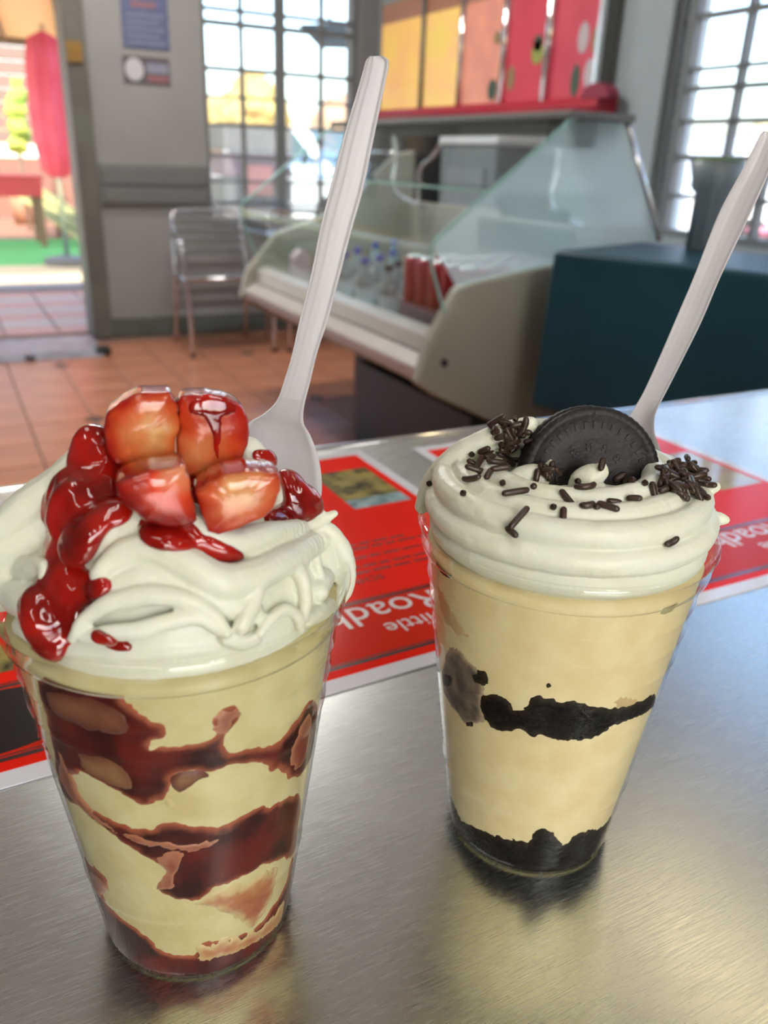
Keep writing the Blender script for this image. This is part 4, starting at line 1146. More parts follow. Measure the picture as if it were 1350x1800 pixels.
# ------------------------------------------------ right: cookie cup
cr_ = tag(empty('dessert_cup', C2), 'clear plastic cup of yellow custard with black cookie layers, right', 'dessert cup')
cup_shell(C2, cr_)
filling(C2, cr_, MT['custard'])
D1 = R2([(288, 640), (340, 628), (395, 655), (425, 690), (465, 682), (500, 640), (560, 650), (600, 662), (640, 652), (700, 672), (800, 682), (880, 660), (945, 628), (938, 670), (880, 712), (800, 742), (740, 780), (660, 800), (560, 792), (520, 775), (490, 785), (440, 755), (380, 768), (330, 742), (300, 700)])
jag = [(160, 1010), (200, 1065), (245, 1100), (300, 1128), (360, 1150), (430, 1165), (480, 1172), (505, 1128), (545, 1128), (585, 1158), (600, 1185), (625, 1172), (650, 1148), (700, 1128), (745, 1120), (770, 1095), (805, 1080), (795, 1175), (700, 1242), (560, 1278), (430, 1262), (280, 1200), (180, 1110)]
layer(C2, cr_, 'cookie_crumb_layer', MT['crumb'], [D1, R2(jag)], 0.0006, 11.0, rough=0.0011, freq=420, extra=lambda A, Z: 0.0085 + 0.002 * np.sin(7 * A) * np.cos(3 * A) - Z)
layer(C2, cr_, 'cookie_chunk', MT['crumb'], [R2([(118, 100), (150, 108), (188, 150), (182, 202), (140, 172)]), R2([(255, 545), (310, 548), (318, 588), (270, 592)]), R2([(150, 535), (192, 556), (188, 604), (158, 596)]), R2([(540, 590), (556, 590), (552, 608), (540, 606)]), R2([(236, 722), (266, 724), (262, 744), (240, 744)])], 0.0007, 12.0, rough=0.0006, freq=500)
layer(C2, cr_, 'void_patch', MT['void_grey'], [R2([(178, 455), (215, 470), (250, 510), (285, 545), (305, 600), (300, 660), (305, 722), (245, 735), (200, 692), (160, 622), (152, 560)])], 0.0004, 13.0, rough=0.0012, freq=380)  # see-through void in the filling, put in as grey-brown colour
layer(C2, cr_, 'caramel_stain', MT['caramel'], [R2([(130, 220), (165, 270), (205, 365), (245, 415), (190, 392), (150, 330)]), R2([(800, 660), (830, 640), (880, 655), (830, 680)])], 0.0003, 14.0, rough=0.0012, freq=380)
layer(C2, cr_, 'air_pocket', MT['green_shade'], [R2([(865, 300), (885, 285), (915, 288), (925, 305), (895, 318)]), R2([(960, 340), (985, 310), (1030, 275), (1032, 292), (1005, 330)])], 0.0003, 15.0, rough=0.0006, freq=380)
layer(C2, cr_, 'cookie_pocket', MT['crumb'], [[(1.9, 0.075), (2.6, 0.08), (3.0, 0.065), (2.3, 0.055)], [(-2.9, 0.07), (-2.2, 0.078), (-1.8, 0.065), (-2.3, 0.055)]], 0.0005, 16.0, in_px=False)

# ================================================================== WHIPPED CREAM
def view_n(C):
    n = Vector((C.x, C.y, 0)); return n.normalized()

def mound(C, prof, seg=64):
    V, F = [], []
    for r, z in prof:
        for k in range(seg):
            a = 2 * PI * k / seg
            V.append((C.x + r * math.cos(a), C.y + r * math.sin(a), C.z + z))
    n = len(prof)
    for i in range(n - 1):
        for k in range(seg):
            F.append((i * seg + k, i * seg + (k + 1) % seg, (i + 1) * seg + (k + 1) % seg, (i + 1) * seg + k))
    b = len(V); V += [(C.x, C.y, C.z + prof[0][1]), (C.x, C.y, C.z + prof[-1][1])]
    for k in range(seg):
        F.append((b, (k + 1) % seg, k)); F.append((b + 1, (n - 1) * seg + k, (n - 1) * seg + (k + 1) % seg))
    return V, F

def tri(V, F):
    out = []
    for f in F:
        for k in range(1, len(f) - 1): out.append((f[0], f[k], f[k + 1]))
    return np.array(V), np.array(out)

class Piped:
    """cream built up from ropes laid on a mound, then fused into one skin"""
    def __init__(s, C, prof, scale):
        s.C, s.sc = C, scale
        s.V, s.F = tri(*mound(C, prof))
        s.bvh = BVHTree.FromPolygons([Vector(v) for v in s.V], [tuple(int(i) for i in f) for f in s.F])
        s.items = []
    def hit(s, px, py):
        p, n, i, d = s.bvh.ray_cast(CAM, ray(px, py))
        if p is None:                                  # beside the mound: stay in the cup's own upright plane
            p = on_plane(px, py, s.C, view_n(s.C)); n = (CAM - p).normalized()
        return p, n
    def rope(s, pts, off=0.0, per=None):
        """pts: (px, py, radius px[, offset px])"""
        q = spline([(p[0], p[1], p[2], p[3] if len(p) > 3 else off) for p in pts], per or 10) if len(pts) > 1 else [np.array((pts[0][0], pts[0][1], pts[0][2], off))]
        for x, y, r, of in q:
            p, n = s.hit(x, y)
            c = p - ray(x, y) * (of * 1.5 / s.sc)
            s.items.append((tuple(c), r / s.sc))
    def ring(s, R, z, r, a0=0, a1=2 * PI, n=90, dz=0.0, dr=0.0, lobes=0, amp=0.0):
        for k in range(n):
            t = k / (n - 1); a = a0 + (a1 - a0) * t
            rr = R + dr * t
            q = r * (1 + amp * math.cos(lobes * a))
            s.items.append(((s.C.x + rr * math.cos(a), s.C.y + rr * math.sin(a), s.C.z + z + dz * t), q))
    def ball(s, p, r): s.items.append((tuple(p), r))
    def build(s, name, m, parent, voxel, it=5):
        v, f = spheres(s.items)
        v2 = np.concatenate([s.V, v]); f2 = np.concatenate([s.F, f + len(s.V)])
        me = remesh(v2, f2, voxel, it, 0.5)
        # soft grain of aerated cream
        push(me, lambda c: 0.00022 * noise.noise(c * 260) + 0.0001 * noise.noise(c * 700))
        return link(name, me, m, parent, True)

# left: ruffled heap
p1 = Piped(C1, [(0.0420, 0.112), (0.0405, 0.120), (0.0390, 0.126), (0.0360, 0.132), (0.0315, 0.138), (0.0255, 0.144), (0.018, 0.149), (0.006, 0.152)], 6400)
R_ = p1.rope
R_([(128, 1122, 9), (155, 1085, 13), (200, 1058, 15), (265, 1046, 16), (330, 1055, 15), (375, 1080, 12), (398, 1112, 9)], 16)      # upper petal
R_([(150, 1120, 10), (190, 1112, 13), (245, 1108, 15), (300, 1092, 14), (350, 1086, 13), (385, 1108, 10)], 14)                      # lower petal
R_([(175, 1008, 16), (215, 975, 22), (270, 965, 26), (330, 992, 28), (385, 1022, 30), (440, 1015, 28), (500, 985, 26), (560, 950, 22)], 14)
R_([(190, 1040, 20), (260, 1015, 24), (330, 1030, 24), (400, 1060, 26), (440, 1075, 22)], 2)
R_([(160, 960, 26), (220, 925, 30), (300, 915, 30), (400, 955, 26), (470, 940, 22), (540, 925, 16), (588, 903, 7)], 10)             # upper collar ending in a point
R_([(425, 1100, 14), (445, 1060, 13), (462, 1015, 13), (492, 985, 14), (525, 1005, 14), (537, 1045, 12), (535, 1085, 10)], 18)     # arch of the frill
R_([(458, 1112, 9), (475, 1088, 10), (500, 1072, 11), (522, 1082, 10), (530, 1105, 8)], 16)
R_([(540, 1090, 14), (565, 1075, 16), (590, 1055, 18), (606, 1025, 20), (606, 985, 20), (592, 950, 18), (570, 925, 14)], 8)
R_([(560, 1040, 18), (575, 1000, 20), (570, 960, 18)], 10)
R_([(535, 990, 9), (548, 960, 10), (560, 1000, 9), (572, 1030, 8)], 22)
for q in ((612, 975, 9), (617, 1000, 9), (614, 1030, 10), (600, 950, 8), (584, 930, 7)): R_([q], 4)
R_([(400, 1120, 14), (425, 1128, 14), (450, 1122, 12)], 6)
R_([(15, 925, 34), (60, 885, 34), (105, 850, 30), (140, 812, 26), (165, 785, 22)], 0)                                              # left shoulder
R_([(-20, 985, 34), (25, 955, 34), (75, 930, 32), (115, 890, 28)], 4)
R_([(-25, 1050, 30), (15, 1040, 34), (50, 1060, 28), (80, 1085, 22)], 2)
R_([(-5, 1015, 22), (35, 1000, 24), (75, 1000, 14)], 10)
R_([(46, 1002, 10), (60, 988, 12), (78, 996, 11), (76, 1012, 9)], 22)                                                              # small curl
R_([(40, 1100, 18), (90, 1128, 18), (150, 1142, 16), (220, 1148, 15), (300, 1146, 14), (380, 1138, 13)], -6)
R_([(440, 790, 22), (455, 820, 26), (470, 860, 26)], 0)
R_([(430, 860, 32), (480, 868, 34), (525, 885, 28), (555, 905, 18)], 6)
R_([(150, 900, 30), (175, 860, 34), (180, 810, 28)], 6)
cream1 = p1.build('whipped_cream', MT['cream'], cl, 0.0005, 2)

# right: three-tier piped swirl
p2 = Piped(C2, [(0.0415, 0.112), (0.0395, 0.119), (0.0380, 0.125), (0.0360, 0.130), (0.032, 0.1345), (0.026, 0.137), (0.012, 0.138)], 5350)
th2 = math.atan2(-C2.y, -C2.x)
p2.ring(0.0398, 0.1205, 0.0044, n=160)
p2.ring(0.0418, 0.1275, 0.0043, th2 - 1.9, th2 + 4.2, n=170, dz=0.0022)
p2.ring(0.0400, 0.1345, 0.0043, th2 - 1.7, th2 + 4.4, n=170, dz=0.003, dr=-0.002)
p2.ring(0.0345, 0.1368, 0.0042, th2 - 1.8, th2 + 4.2, n=140, dz=0.004, dr=-0.004)
p2.ring(0.0270, 0.1380, 0.0045, th2 - 2.2, th2 + 3.6, n=130, dz=0.004, dr=-0.003)
p2.ring(0.0230, 0.1420, 0.0050, th2 + 2.1, th2 + 4.6, n=70, dz=0.005)
Q = p2.rope
Q([(742, 890, 14), (752, 862, 17), (775, 830, 22), (810, 800, 24), (850, 778, 22), (890, 760, 20), (930, 748, 16)], 4)             # outer left rope
Q([(800, 905, 18), (812, 868, 20), (840, 838, 22), (880, 815, 22)], 10)
Q([(846, 905, 9), (850, 872, 10), (880, 858, 10)], 12)
def knob(pts, depth):
    for x, y, r in spline(pts, 8):
        p2.ball(on_plane(x, y, C2 - view_n(C2) * depth, view_n(C2)), r / 5500)
knob([(896, 852, 15), (915, 842, 21), (940, 838, 23), (955, 836, 15), (968, 812, 5)], 0.0135)                                        # knob left of the cookie
knob([(905, 870, 20), (935, 866, 22), (965, 872, 18)], 0.014)
knob([(1012, 852, 14), (1022, 842, 18), (1038, 836, 20), (1054, 830, 15), (1058, 820, 9)], 0.0145)                                   # knob in front of the cookie
knob([(1015, 868, 18), (1045, 866, 20), (1070, 872, 14)], 0.015)
Q([(860, 900, 8), (885, 922, 9), (950, 935, 9), (1040, 940, 9)], 4)
Q([(1235, 868, 11), (1258, 856, 9)], 2)
Q([(1262, 912, 12), (1275, 914, 8)], -2)
Q([(795, 800, 12), (815, 785, 13), (840, 772, 12)], -20)
cream2 = p2.build('whipped_cream', MT['cream'], cr_, 0.0005, 2)

def bvh_of(objs):
    V, F = [], []
    for o in objs:
        n = len(V)
        V += [Vector(v.co) for v in o.data.vertices]
        F += [tuple(i + n for i in p.vertices) for p in o.data.polygons]
    return BVHTree.FromPolygons(V, F)

# ================================================================== STRAWBERRY PIECES
SM_SKIN = attr_mat('strawberry_skin', 0.16, coat=0.7, sss=0.15, bump=0.12, bump_scale=420)
SM_CUT = attr_mat('strawberry_flesh', 0.22, coat=0.5, sss=0.25, bump=0.10, bump_scale=500)
def resample(poly, n):
    P = [Vector(p) for p in poly]; P.append(P[0])
    L = [0]
    for a, b in zip(P, P[1:]): L.append(L[-1] + (b - a).length)
    out = []
    for k in range(n):
        d = L[-1] * k / n
        i = max(j for j in range(len(L)) if L[j] <= d + 1e-9); i = min(i, len(P) - 2)
        t = (d - L[i]) / max(L[i + 1] - L[i], 1e-9)
        out.append(P[i].lerp(P[i + 1], t))
    return out
def strawberry(poly, off, thick, flesh, frad, label, pale, mid, red, skin_from=0.0, tilt=0.0):
    """cut piece: flat cut face towards the front, rounded red skin behind; off = distance in front of the cup axis"""
    n = view_n(C1); base = Vector(C1) - n * off
    N_ = 64
    ring0 = [on_plane(px, py, base, n) for px, py in resample(poly, N_)]
    c = sum(ring0, Vector()) / N_
    fc = on_plane(flesh[0], flesh[1], base, n)
    up_ = Vector((0, 0, 1))
    rings = []
    # (scale, depth) from the middle of the cut face round the edge to the back
    prof_f = [(0.25, -0.0012), (0.5, -0.0010), (0.75, -0.0006), (0.92, -0.0001), (0.985, 0.0007)]
    prof_b = [(1.0, 0.0020), (1.0, thick * 0.3), (0.96, thick * 0.55), (0.84, thick * 0.78), (0.62, thick * 0.94), (0.3, thick)]
    def col(p, w):
        d = (p - fc).length / (frad / 6400)
        t = min(max(d, 0), 1.6) + w + 0.25 * noise.noise(Vector(p) * 320)
        if t < 0.62: k = max(t, 0) / 0.62; a, b = pale, mid
        else: k = min((t - 0.62) / 0.45, 1); a, b = mid, red
        return tuple(a[i] + (b[i] - a[i]) * k for i in range(3)) + (1.0,)
    def ringpts(sc, d):
        out = []
        for p in ring0:
            q = c + (p - c) * sc + n * d
            q += up_ * (tilt * d)
            q += (p - c).normalized() * (0.0004 * noise.noise(p * 420))
            out.append(q)
        return out
    root = tag(empty('strawberry_piece', (c.x, c.y, c.z)), label, 'strawberry', 'cut strawberries on the left dessert')
    def shell(nm, prof, m, w, capin, wgrad):
        V, F, T = [], [], []
        V.append(c + n * prof[capin][1]); T.append(col(V[0], w))
        rr = [ringpts(*p) for p in prof]
        for i, r in enumerate(rr):
            for p in r:
                V.append(p); T.append(col(p, w + wgrad * (i / len(rr))))
        k0 = 1 + (0 if capin == 0 else (len(rr) - 1) * N_)
        for k in range(N_):
            f = (0, k0 + k, k0 + (k + 1) % N_)
            F.append(f if capin == 0 else f[::-1])
        for i in range(len(rr) - 1):
            for k in range(N_):
                F.append((1 + i * N_ + k, 1 + (i + 1) * N_ + k, 1 + (i + 1) * N_ + (k + 1) % N_, 1 + i * N_ + (k + 1) % N_))
        o = mk(nm, V, F, m, root, True)
        a = o.data.color_attributes.new('tone', 'FLOAT_COLOR', 'POINT')
        a.data.foreach_set('color', [x for t in T for x in t])
        return o
    shell('cut_face', prof_f + [prof_b[0]], SM_CUT, 0.0, 0, 0.25)
    shell('skin', prof_b, SM_SKIN, 0.9 + skin_from, -1, 0.3)
    return root
PALE, ORG, RED, DRED = (0.74, 0.42, 0.15), (0.66, 0.12, 0.022), (0.42, 0.012, 0.005), (0.25, 0.006, 0.004)
sb_ = [
    strawberry([(182, 760), (186, 728), (215, 706), (248, 693), (300, 693), (312, 715), (317, 755), (308, 775), (306, 818), (292, 834), (240, 830), (205, 820), (186, 795)], 0.012, 0.018, (272, 762), 78, 'upper left strawberry half with pale yellow cut face', PALE, ORG, RED),
    strawberry([(312, 712), (318, 698), (350, 696), (400, 702), (428, 716), (440, 745), (438, 782), (425, 815), (400, 838), (360, 848), (330, 838), (312, 815), (310, 770), (316, 755)], 0.010, 0.018, (345, 795), 92, 'upper right strawberry half with orange red cut face', (0.70, 0.26, 0.09), (0.62, 0.07, 0.016), RED),
    strawberry([(202, 852), (230, 840), (270, 832), (300, 828), (326, 821), (336, 862), (347, 918), (330, 930), (295, 930), (255, 920), (225, 895), (205, 872)], 0.033, 0.018, (318, 832), 75, 'lower left strawberry wedge with bright red skin in front', (0.70, 0.34, 0.16), (0.70, 0.05, 0.008), DRED),
    strawberry([(344, 868), (375, 850), (400, 838), (440, 833), (492, 835), (494, 862), (485, 895), (455, 918), (420, 932), (385, 942), (366, 938), (352, 905)], 0.031, 0.018, (425, 860), 80, 'lower right strawberry wedge beside the sauce puddle', PALE, (0.62, 0.11, 0.03), RED),
]

# ================================================================== STRAWBERRY SAUCE
berry_meshes = [o for r in sb_ for o in bpy.data.objects if o.parent == r]
top1 = bvh_of([cream1] + berry_meshes)
crm1 = bvh_of([cream1])
def sauce(name, label, blobs, surf, sq=0.45, voxel=0.0005, it=8, grow=1.28):
    items = []
    for path in blobs:
        q = spline(path, 6) if len(path) > 1 else path
        for x, y, r in q:
            p, n, i, d = surf.ray_cast(CAM, ray(x, y))
            if p is None: continue
            if n.dot(ray(x, y)) > 0: n = -n
            items.append((tuple(p + n * 0.0003), r * grow / 6400, tuple(n), sq))
            for _ in range(0): pass
    v, f = spheres(items)
    me = remesh(v, f, voxel, it, 0.6)
    return tag(link(name, me, MT['sauce'], None, True), label, 'sauce')
sauce('strawberry_sauce', 'glossy red strawberry sauce drip running down the left of the cream',
      [[(165, 772, 20), (162, 800, 26), (158, 830, 30), (150, 870, 34), (142, 905, 34), (130, 940, 32), (118, 975, 28), (110, 1010, 30), (98, 1045, 34), (88, 1080, 30), (92, 1115, 24), (98, 1140, 15)],
       [(185, 830, 24), (195, 860, 28), (190, 890, 28), (175, 915, 26), (150, 940, 24)], [(215, 885, 20), (205, 905, 18)], [(110, 1035, 26), (140, 1035, 22), (170, 1033, 14), (188, 1030, 8)], [(120, 1075, 20), (112, 1110, 18)], [(70, 1060, 22), (62, 1085, 18)],
       [(128, 850, 26), (115, 890, 28), (112, 930, 24), (100, 970, 20)], [(180, 800, 26), (205, 835, 26), (220, 870, 24)], [(165, 880, 34), (160, 915, 32), (140, 955, 26)]], crm1, 0.42, it=18, grow=1.55)
sauce('strawberry_sauce', 'small dark red sauce dribble below the lower strawberry wedges',
      [[(262, 925, 14), (275, 942, 20), (305, 950, 20), (340, 955, 18), (375, 965, 15), (405, 974, 12), (420, 977, 8)], [(320, 930, 16), (335, 945, 16)]], crm1, 0.5)
sauce('strawberry_sauce', 'glossy red sauce puddle on the cream in front of the spoon',
      [[(452, 800, 9), (480, 808, 14), (500, 825, 20), (515, 855, 22), (525, 885, 24), (505, 908, 22), (478, 915, 16)], [(540, 865, 16), (550, 885, 18), (560, 892, 10)], [(520, 905, 18), (540, 900, 16)]], crm1, 0.55)
sauce('strawberry_sauce', 'thin red sauce smear on the cream just above the cup rim', [[(172, 1118, 9), (190, 1124, 10), (208, 1132, 9), (225, 1137, 6)]], crm1, 0.5, 0.0004, 4)
sauce('strawberry_sauce', 'dark sauce pooled between the upper and lower strawberries', [[(232, 838, 12), (262, 838, 12), (300, 838, 10)], [(345, 852, 14), (375, 850, 16), (405, 842, 12)], [(345, 870, 10), (352, 880, 10)]], crm1, 0.9)
sauce('strawberry_sauce', 'red sauce glaze dripping over the upper right strawberry half', [[(342, 716, 10), (362, 712, 15), (386, 714, 14), (405, 716, 9)], [(372, 722, 14), (378, 742, 10), (381, 775, 7), (380, 805, 5)]], top1, 0.20, 0.0004, 8)

# ================================================================== SPOONS
def spoon(name, pairs, base, n, label, bowl_from, cup_depth):
    """pairs: left and right edge down the length; dished towards the viewer"""
    rows = spline([(a[0], a[1], b[0], b[1]) for a, b in pairs], 6)
    K = 12
    root = tag(empty(name, base), label, 'spoon', 'white plastic dessert spoons')
    def surf(nm, i0, i1):
        V, F = [], []
        T = 0.0011
        m = i1 - i0
        for side in (0, 1):
            for i in range(i0, i1):
                r = rows[i]
                a, b = on_plane(r[0], r[1], base, n), on_plane(r[2], r[3], base, n)
                w = (b - a).length
                t_ = i / (len(rows) - 1)
                dish = cup_depth * max(0, min(1, (t_ - bowl_from) / (1 - bowl_from) * 2.2))
                for k in range(K + 1):
                    s = -1 + 2 * k / K
                    p = a.lerp(b, k / K)
                    rim = 0.0010 * (s * s) ** 3                      # raised edges along the handle
                    dz = dish * (1 - s * s) - rim - (0.0002 if 0.35 < abs(s) < 0.55 else 0) + side * T * (1 - 0.55 * s ** 8)
                    V.append(p + n * dz)
        q = m * (K + 1)
        for i in range(m - 1):
            for k in range(K):
                a = i * (K + 1) + k
                F.append((a, a + 1, a + K + 2, a + K + 1)); F.append((q + a, q + a + K + 1, q + a + K + 2, q + a + 1))
            for k in (0, K):
                a = i * (K + 1) + k
                f = (a, a + K + 1, q + a + K + 1, q + a)
                F.append(f if k == 0 else f[::-1])
        for k in range(K):                                       # closed only at the free ends
            a = (m - 1) * (K + 1) + k
            if i0 == 0: F.append((k, q + k, q + k + 1, k + 1))
            else: F.append((a, a + 1, q + a + 1, q + a))
        mk(nm, V, F, MT['white_plastic'], root, True)
    j = int(len(rows) * bowl_from)
    surf('handle', 0, j + 1); surf('bowl', j, len(rows))
    return root
n1 = view_n(C1)
spoon('plastic_spoon', [((650, 99), (667, 98)), ((643, 106), (677, 103)), ((639, 118), (682, 114)), ((627, 160), (673, 160)), ((604, 237), (656, 243)), ((584, 315), (638, 330)), ((564, 392), (617, 405)), ((546, 482), (597, 482)),
       ((526, 562), (576, 560)), ((512, 625), (558, 615)), ((500, 665), (545, 668)), ((486, 703), (534, 712)), ((462, 727), (533, 742)), ((438, 742), (545, 765)), ((420, 775), (558, 800)), ((415, 815), (564, 835)), ((420, 850), (564, 868)), ((440, 885), (555, 900)), ((470, 910), (530, 915))],
      C1 + n1 * 0.022, (n1 - Vector((0, 0, 0.10))).normalized(), 'white plastic spoon leaning in the strawberry dessert', 0.60, 0.006)
n2 = view_n(C2)
spoon('plastic_spoon', [((1342, 231), (1356, 232)), ((1335, 238), (1366, 238)), ((1331, 246), (1368, 250)), ((1306, 295), (1350, 305)), ((1263, 375), (1319, 375)), ((1221, 482), (1268, 482)), ((1187, 562), (1234, 562)), ((1160, 625), (1203, 625)),
       ((1134, 682), (1174, 682)), ((1120, 708), (1158, 713)), ((1106, 730), (1150, 735)), ((1085, 752), (1151, 762)), ((1065, 785), (1160, 788)), ((1055, 815), (1166, 815)), ((1060, 850), (1166, 850)), ((1080, 880), (1150, 880))],
      C2 + n2 * 0.016, (n2 - Vector((0, 0, 0.10))).normalized(), 'white plastic spoon leaning behind the dark cookie', 0.58, 0.005)

# ================================================================== COOKIE
def cookie():
    cc = on_plane(1033, 838, C2 - n2 * 0.002, n2)
    right = RT.copy()
    nf = (-n2 * 1.0 + right * 0.34 + Vector((0, 0, 0.22))).normalized()        # the face looks at the camera, turned a little right
    ax = Vector((0, 0, 1)).cross(nf).normalized(); ay = nf.cross(ax)
    if ax.dot(right) < 0: ax, ay = -ax, -ay
    R = 0.0222
    root = tag(empty('sandwich_cookie', cc), 'dark cocoa sandwich cookie standing upright in the cream', 'cookie')
    def P(x, y, z): return cc + ax * x + ay * y + nf * z
    NS = 180
    def wafer(z0, z1, flip):
        V, F = [], []
        T = z1 - z0
        pr = [(0.0, T * 0.80), (0.55, T * 0.80), (0.60, T * 0.86), (0.64, T * 0.80), (0.84, T * 0.80), (0.87, T * 0.97), (0.905, T), (0.97, T * 0.9), (1.0, T * 0.55), (0.99, T * 0.15), (0.96, 0.0), (0.0, 0.0)]
        for r, z in pr:
            for k in range(NS):
                a = 2 * PI * k / NS
                rr = R * r
                h = z
                if 0.86 < r < 0.98 and z > 0.3 * T: h = z - 0.00028 * (0.5 + 0.5 * math.cos(60 * a))
                if r >= 0.97: rr *= 1 - 0.010 * (0.5 + 0.5 * math.cos(60 * a))
                zz = z0 + h if not flip else z1 - h
                V.append(P(rr * math.cos(a), rr * math.sin(a), zz))
        for i in range(len(pr) - 1):
            for k in range(NS):
                f = (i * NS + k, i * NS + (k + 1) % NS, (i + 1) * NS + (k + 1) % NS, (i + 1) * NS + k)
                F.append(f if flip else f[::-1])
        return mk('wafer', V, F, MT['wafer'], root, True)
    w1 = wafer(0.0012, 0.0044, False)
    wafer(-0.0044, -0.0012, True)
    V, F = [], []
    pr = [(0.0, -0.0013), (0.93, -0.0013), (0.945, 0.0), (0.93, 0.0013), (0.0, 0.0013)]
    for r, z in pr:
        for k in range(60): V.append(P(R * r * math.cos(2 * PI * k / 60), R * r * math.sin(2 * PI * k / 60), z))
    for i in range(4):
        for k in range(60): F.append((i * 60 + k, i * 60 + (k + 1) % 60, (i + 1) * 60 + (k + 1) % 60, (i + 1) * 60 + k))
    mk('cream_filling', V, F, MT['cream'], root, True)
    # embossed face: ring of dashes, four-petal marks and the lettering
    zf = 0.0012 + 0.0032 * 0.80
    for k in range(36):
        a = 2 * PI * k / 36
        e = Vector((math.cos(a), math.sin(a))); t = Vector((-e.y, e.x))
        q = [e * (R * 0.70) - t * 0.0005, e * (R * 0.79) - t * 0.0005, e * (R * 0.79) + t * 0.0005, e * (R * 0.70) + t * 0.0005]
        MB().add([P(v.x, v.y, zf - 0.0001) for v in q] + [P(v.x, v.y, zf + 0.00034) for v in q], [(4, 5, 6, 7), (0, 1, 5, 4), (1, 2, 6, 5), (2, 3, 7, 6), (3, 0, 4, 7)]).build('emboss_dash', MT['wafer'], w1)
    mx = Matrix.Identity(4)
    o = P(0, 0, zf)
    for i in range(3): mx[i][0], mx[i][1], mx[i][2], mx[i][3] = ax[i], ay[i], nf[i], o[i]
    text_mesh('OREO', 0.0088, None, 0, MT['wafer'], w1, 'emboss_lettering', 'CENTER', 0, 0.0003, mx @ Matrix.Translation((0, -0.0030, 0)))
    for k in range(12):
        a = 2 * PI * k / 12 + 0.13
        if abs(math.sin(a)) < 0.45: continue
        x, y = 0.0098 * math.cos(a), 0.0098 * math.sin(a)
        for j in range(4):
            b = a + PI / 4 + j * PI / 2
            px_, py_ = x + 0.0009 * math.cos(b), y + 0.0009 * math.sin(b)
            V = [P(px_ + 0.0006 * math.cos(c * PI / 3), py_ + 0.0006 * math.sin(c * PI / 3), zf - 0.0001) for c in range(6)] + [P(px_ + 0.0005 * math.cos(c * PI / 3), py_ + 0.0005 * math.sin(c * PI / 3), zf + 0.0003) for c in range(6)]
            MB().add(V, [tuple(range(6, 12))] + [(c, (c + 1) % 6, 6 + (c + 1) % 6, 6 + c) for c in range(6)]).build('emboss_petal', MT['wafer'], w1)
    return root, [q for q in bpy.data.objects if q.parent == root and q.name.startswith('wafer')]
ck, wafers = cookie()

# ================================================================== CHOCOLATE SPRINKLES
crm2 = bvh_of([cream2])
both2 = bvh_of([cream2] + wafers)
def sprinkle_mesh(curve, L):
    pts = []
    e = 0.002 / L
    for t in (-1, -1 + 0.12 * e, -1 + 0.5 * e, -1 + e, -0.35, 0.35, 1 - e, 1 - 0.5 * e, 1 - 0.12 * e, 1):
        pts.append((t * L / 2, curve * (t * t - 0.5), 0))
    rad = [0.0002, 0.00048, 0.00084, 0.00097, 0.001, 0.001, 0.00097, 0.00084, 0.00048, 0.0002]
    o = MB().tube(pts, rad, 8).build('chocolate_sprinkle', MT['sprinkle'], None, True)
    me = o.data; bpy.data.objects.remove(o); return me
SPM = {(c, l): sprinkle_mesh(c * 0.001, l * 0.001) for c in (0, 1, 2.2) for l in (2, 4.5, 6.5, 8.5)}
def sprinkle(px, py, ang, lpx, curve, label, group, surf=crm2, lift=0.0007, pitch=0.0):
    p, n, i, d = surf.ray_cast(CAM, ray(px, py))
    if p is None: return
    if n.dot(ray(px, py)) > 0: n = -n
    a = math.radians(ang)
    t = RT * math.cos(a) + UP * math.sin(a)
    t = t - n * t.dot(n)
    if t.length < 1e-4: t = n.orthogonal()
    t.normalize(); b = n.cross(t)
    if pitch:
        t2 = t * math.cos(pitch) + n * math.sin(pitch); n = n * math.cos(pitch) - t * math.sin(pitch); t = t2
    l = min((2, 4.5, 6.5, 8.5), key=lambda q: abs(q - lpx / 5.35))
    o = bpy.data.objects.new('chocolate_sprinkle', SPM[(curve, l)])
    COL.objects.link(o)
    Mx = Matrix.Identity(4)
    pos = p + n * lift
    for k in range(3): Mx[k][0], Mx[k][1], Mx[k][2], Mx[k][3] = t[k], b[k], n[k], pos[k]
    o.matrix_world = Mx
    tag(o, label, 'sprinkle', group)
    return o
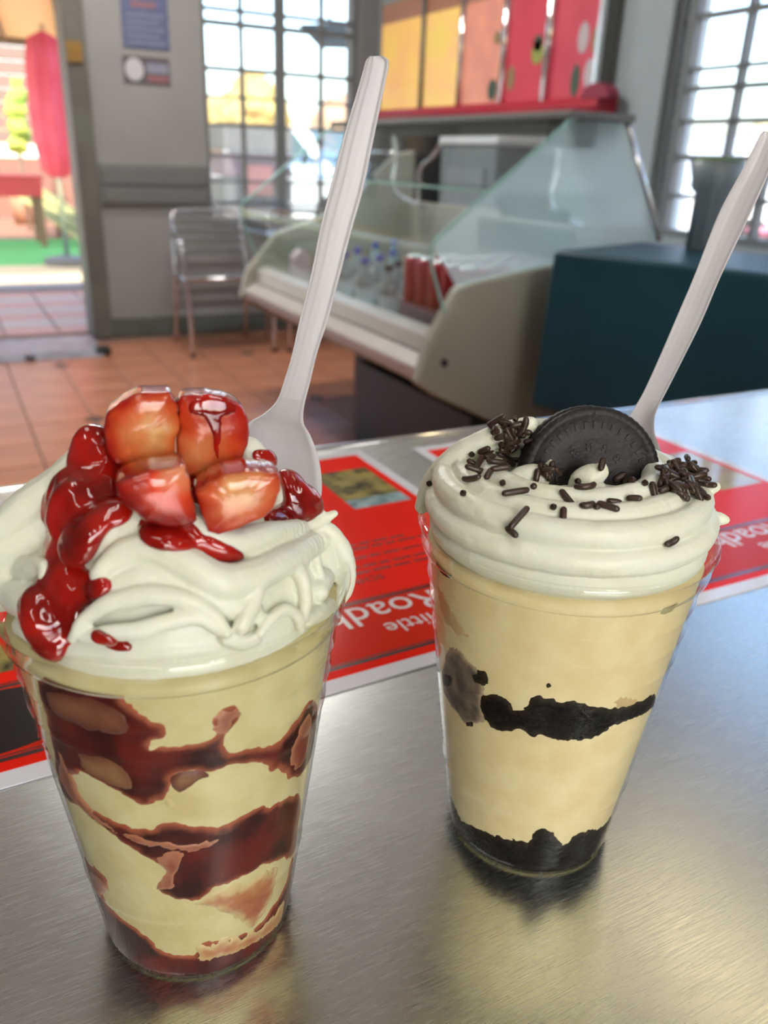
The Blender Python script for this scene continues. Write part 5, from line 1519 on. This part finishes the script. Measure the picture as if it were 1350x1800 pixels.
# singly told apart on the front of the swirl
for px, py, an, l, c, lab in [
    (1178, 949, 15, 28, 1, 'lone curved chocolate sprinkle low on the right of the swirl'),
    (906, 868, 28, 48, 0, 'straight chocolate sprinkle left of centre below the cream knob'),
    (913, 912, 55, 42, 0, 'long leaning chocolate sprinkle on the front of the swirl'),
    (902, 933, -25, 24, 0, 'short chocolate sprinkle at the foot of the long leaning one'),
    (990, 905, 85, 24, 0, 'short upright chocolate sprinkle at the front middle of the swirl'),
    (997, 877, -55, 36, 0, 'slanting chocolate sprinkle below the front of the cookie'),
    (1030, 858, 40, 36, 2.2, 'hook shaped chocolate sprinkle in front of the cookie'),
    (1017, 845, 0, 10, 0, 'dot like chocolate sprinkle beside the hook shaped one'),
    (1068, 893, -30, 32, 0, 'straight chocolate sprinkle in the front row right of centre'),
    (1078, 883, -5, 22, 0, 'short chocolate sprinkle above the front row right of centre'),
    (1048, 893, 70, 12, 0, 'stubby chocolate sprinkle in the middle of the front row'),
    (1032, 890, 20, 26, 1, 'chocolate sprinkle in the front row left of the stubby one'),
    (1115, 880, -55, 22, 0, 'single chocolate sprinkle below the heap right of the cookie'),
    (973, 893, 25, 16, 0, 'half buried chocolate sprinkle left of the upright one'),
    (939, 857, -30, 16, 0, 'tiny chocolate sprinkle below the knob beside the cookie'),
    (815, 870, 45, 10, 0, 'dot like chocolate sprinkle farthest left on the swirl'),
    (886, 850, 60, 14, 0, 'stubby chocolate sprinkle left of the cream knob'),
    (830, 843, -32, 36, 1, 'curved chocolate sprinkle at the left end of the scattered ones'),
    (861, 835, 82, 24, 0, 'upright chocolate sprinkle left of the cream knob'),
    (880, 826, 25, 34, 0, 'chocolate sprinkle reaching from the upright one to the knob'),
    (943, 836, 80, 24, 0, 'upright chocolate sprinkle on the right of the cream knob'),
    (756, 849, 0, 10, 0, 'chocolate sprinkle peeping over the left edge of the swirl'),
    (829, 797, 0, 10, 0, 'dot like chocolate sprinkle at the upper left of the swirl'),
]:
    sprinkle(px, py, an, l, c, lab, 'chocolate sprinkles on the right dessert')
G = 'chocolate sprinkles on the right dessert'
for px, py, an, l, c in [(851, 789, 40, 20, 0), (856, 800, 50, 34, 0), (860, 806, 45, 28, 0), (845, 815, -70, 30, 0), (829, 818, -30, 18, 0), (833, 828, 5, 30, 0), (872, 815, 25, 40, 1), (885, 805, -10, 30, 0), (895, 812, -20, 24, 1), (905, 812, 10, 20, 0)]:
    sprinkle(px, py, an, l, c, 'chocolate sprinkle in the loose cluster left of the cookie', G)
rnd = random.Random(21)
for k in range(30):
    t = rnd.random(); px = 868 + 62 * t + rnd.uniform(-6, 6); py = 770 - 22 * t + rnd.uniform(-22, 26)
    sprinkle(px, py, rnd.uniform(-180, 180), rnd.choice((16, 26, 34)), rnd.choice((0, 0, 1)), 'chocolate sprinkle in the dense cluster behind the cookie, upper left', G, lift=rnd.uniform(0.0005, 0.0024), pitch=rnd.uniform(-0.22, 0.22))
for k in range(12):
    sprinkle(952 + 4.2 * k + rnd.uniform(-3, 3), 826 + rnd.uniform(-8, 10), rnd.choice((80, 95, 70, 10, -20, 100)), rnd.choice((20, 28, 26)), 0, 'chocolate sprinkle bunched against the lower left of the cookie', G, lift=rnd.uniform(0.0006, 0.0022), pitch=rnd.uniform(-0.3, 0.3))
for px, py, an, l in [(1058, 818, 75, 26), (1088, 838, 30, 22), (1112, 848, -10, 16), (1096, 846, 50, 16), (1132, 852, -20, 16), (1146, 866, -80, 34)]:
    sprinkle(px, py, an, l, 0, 'chocolate sprinkle along the lower right edge of the cookie', G, both2)
for k in range(62):
    a = rnd.uniform(0, 2 * PI); q = math.sqrt(rnd.random())
    px, py = 1205 + 52 * q * math.cos(a), 848 + 30 * q * math.sin(a)
    py -= (px - 1205) * -0.05
    sprinkle(px, py, rnd.uniform(-180, 180), rnd.choice((20, 26, 34, 34)), rnd.choice((0, 0, 1)), 'chocolate sprinkle in the thick heap right of the cookie', G, lift=rnd.uniform(0.0005, 0.0028), pitch=rnd.uniform(-0.22, 0.22))
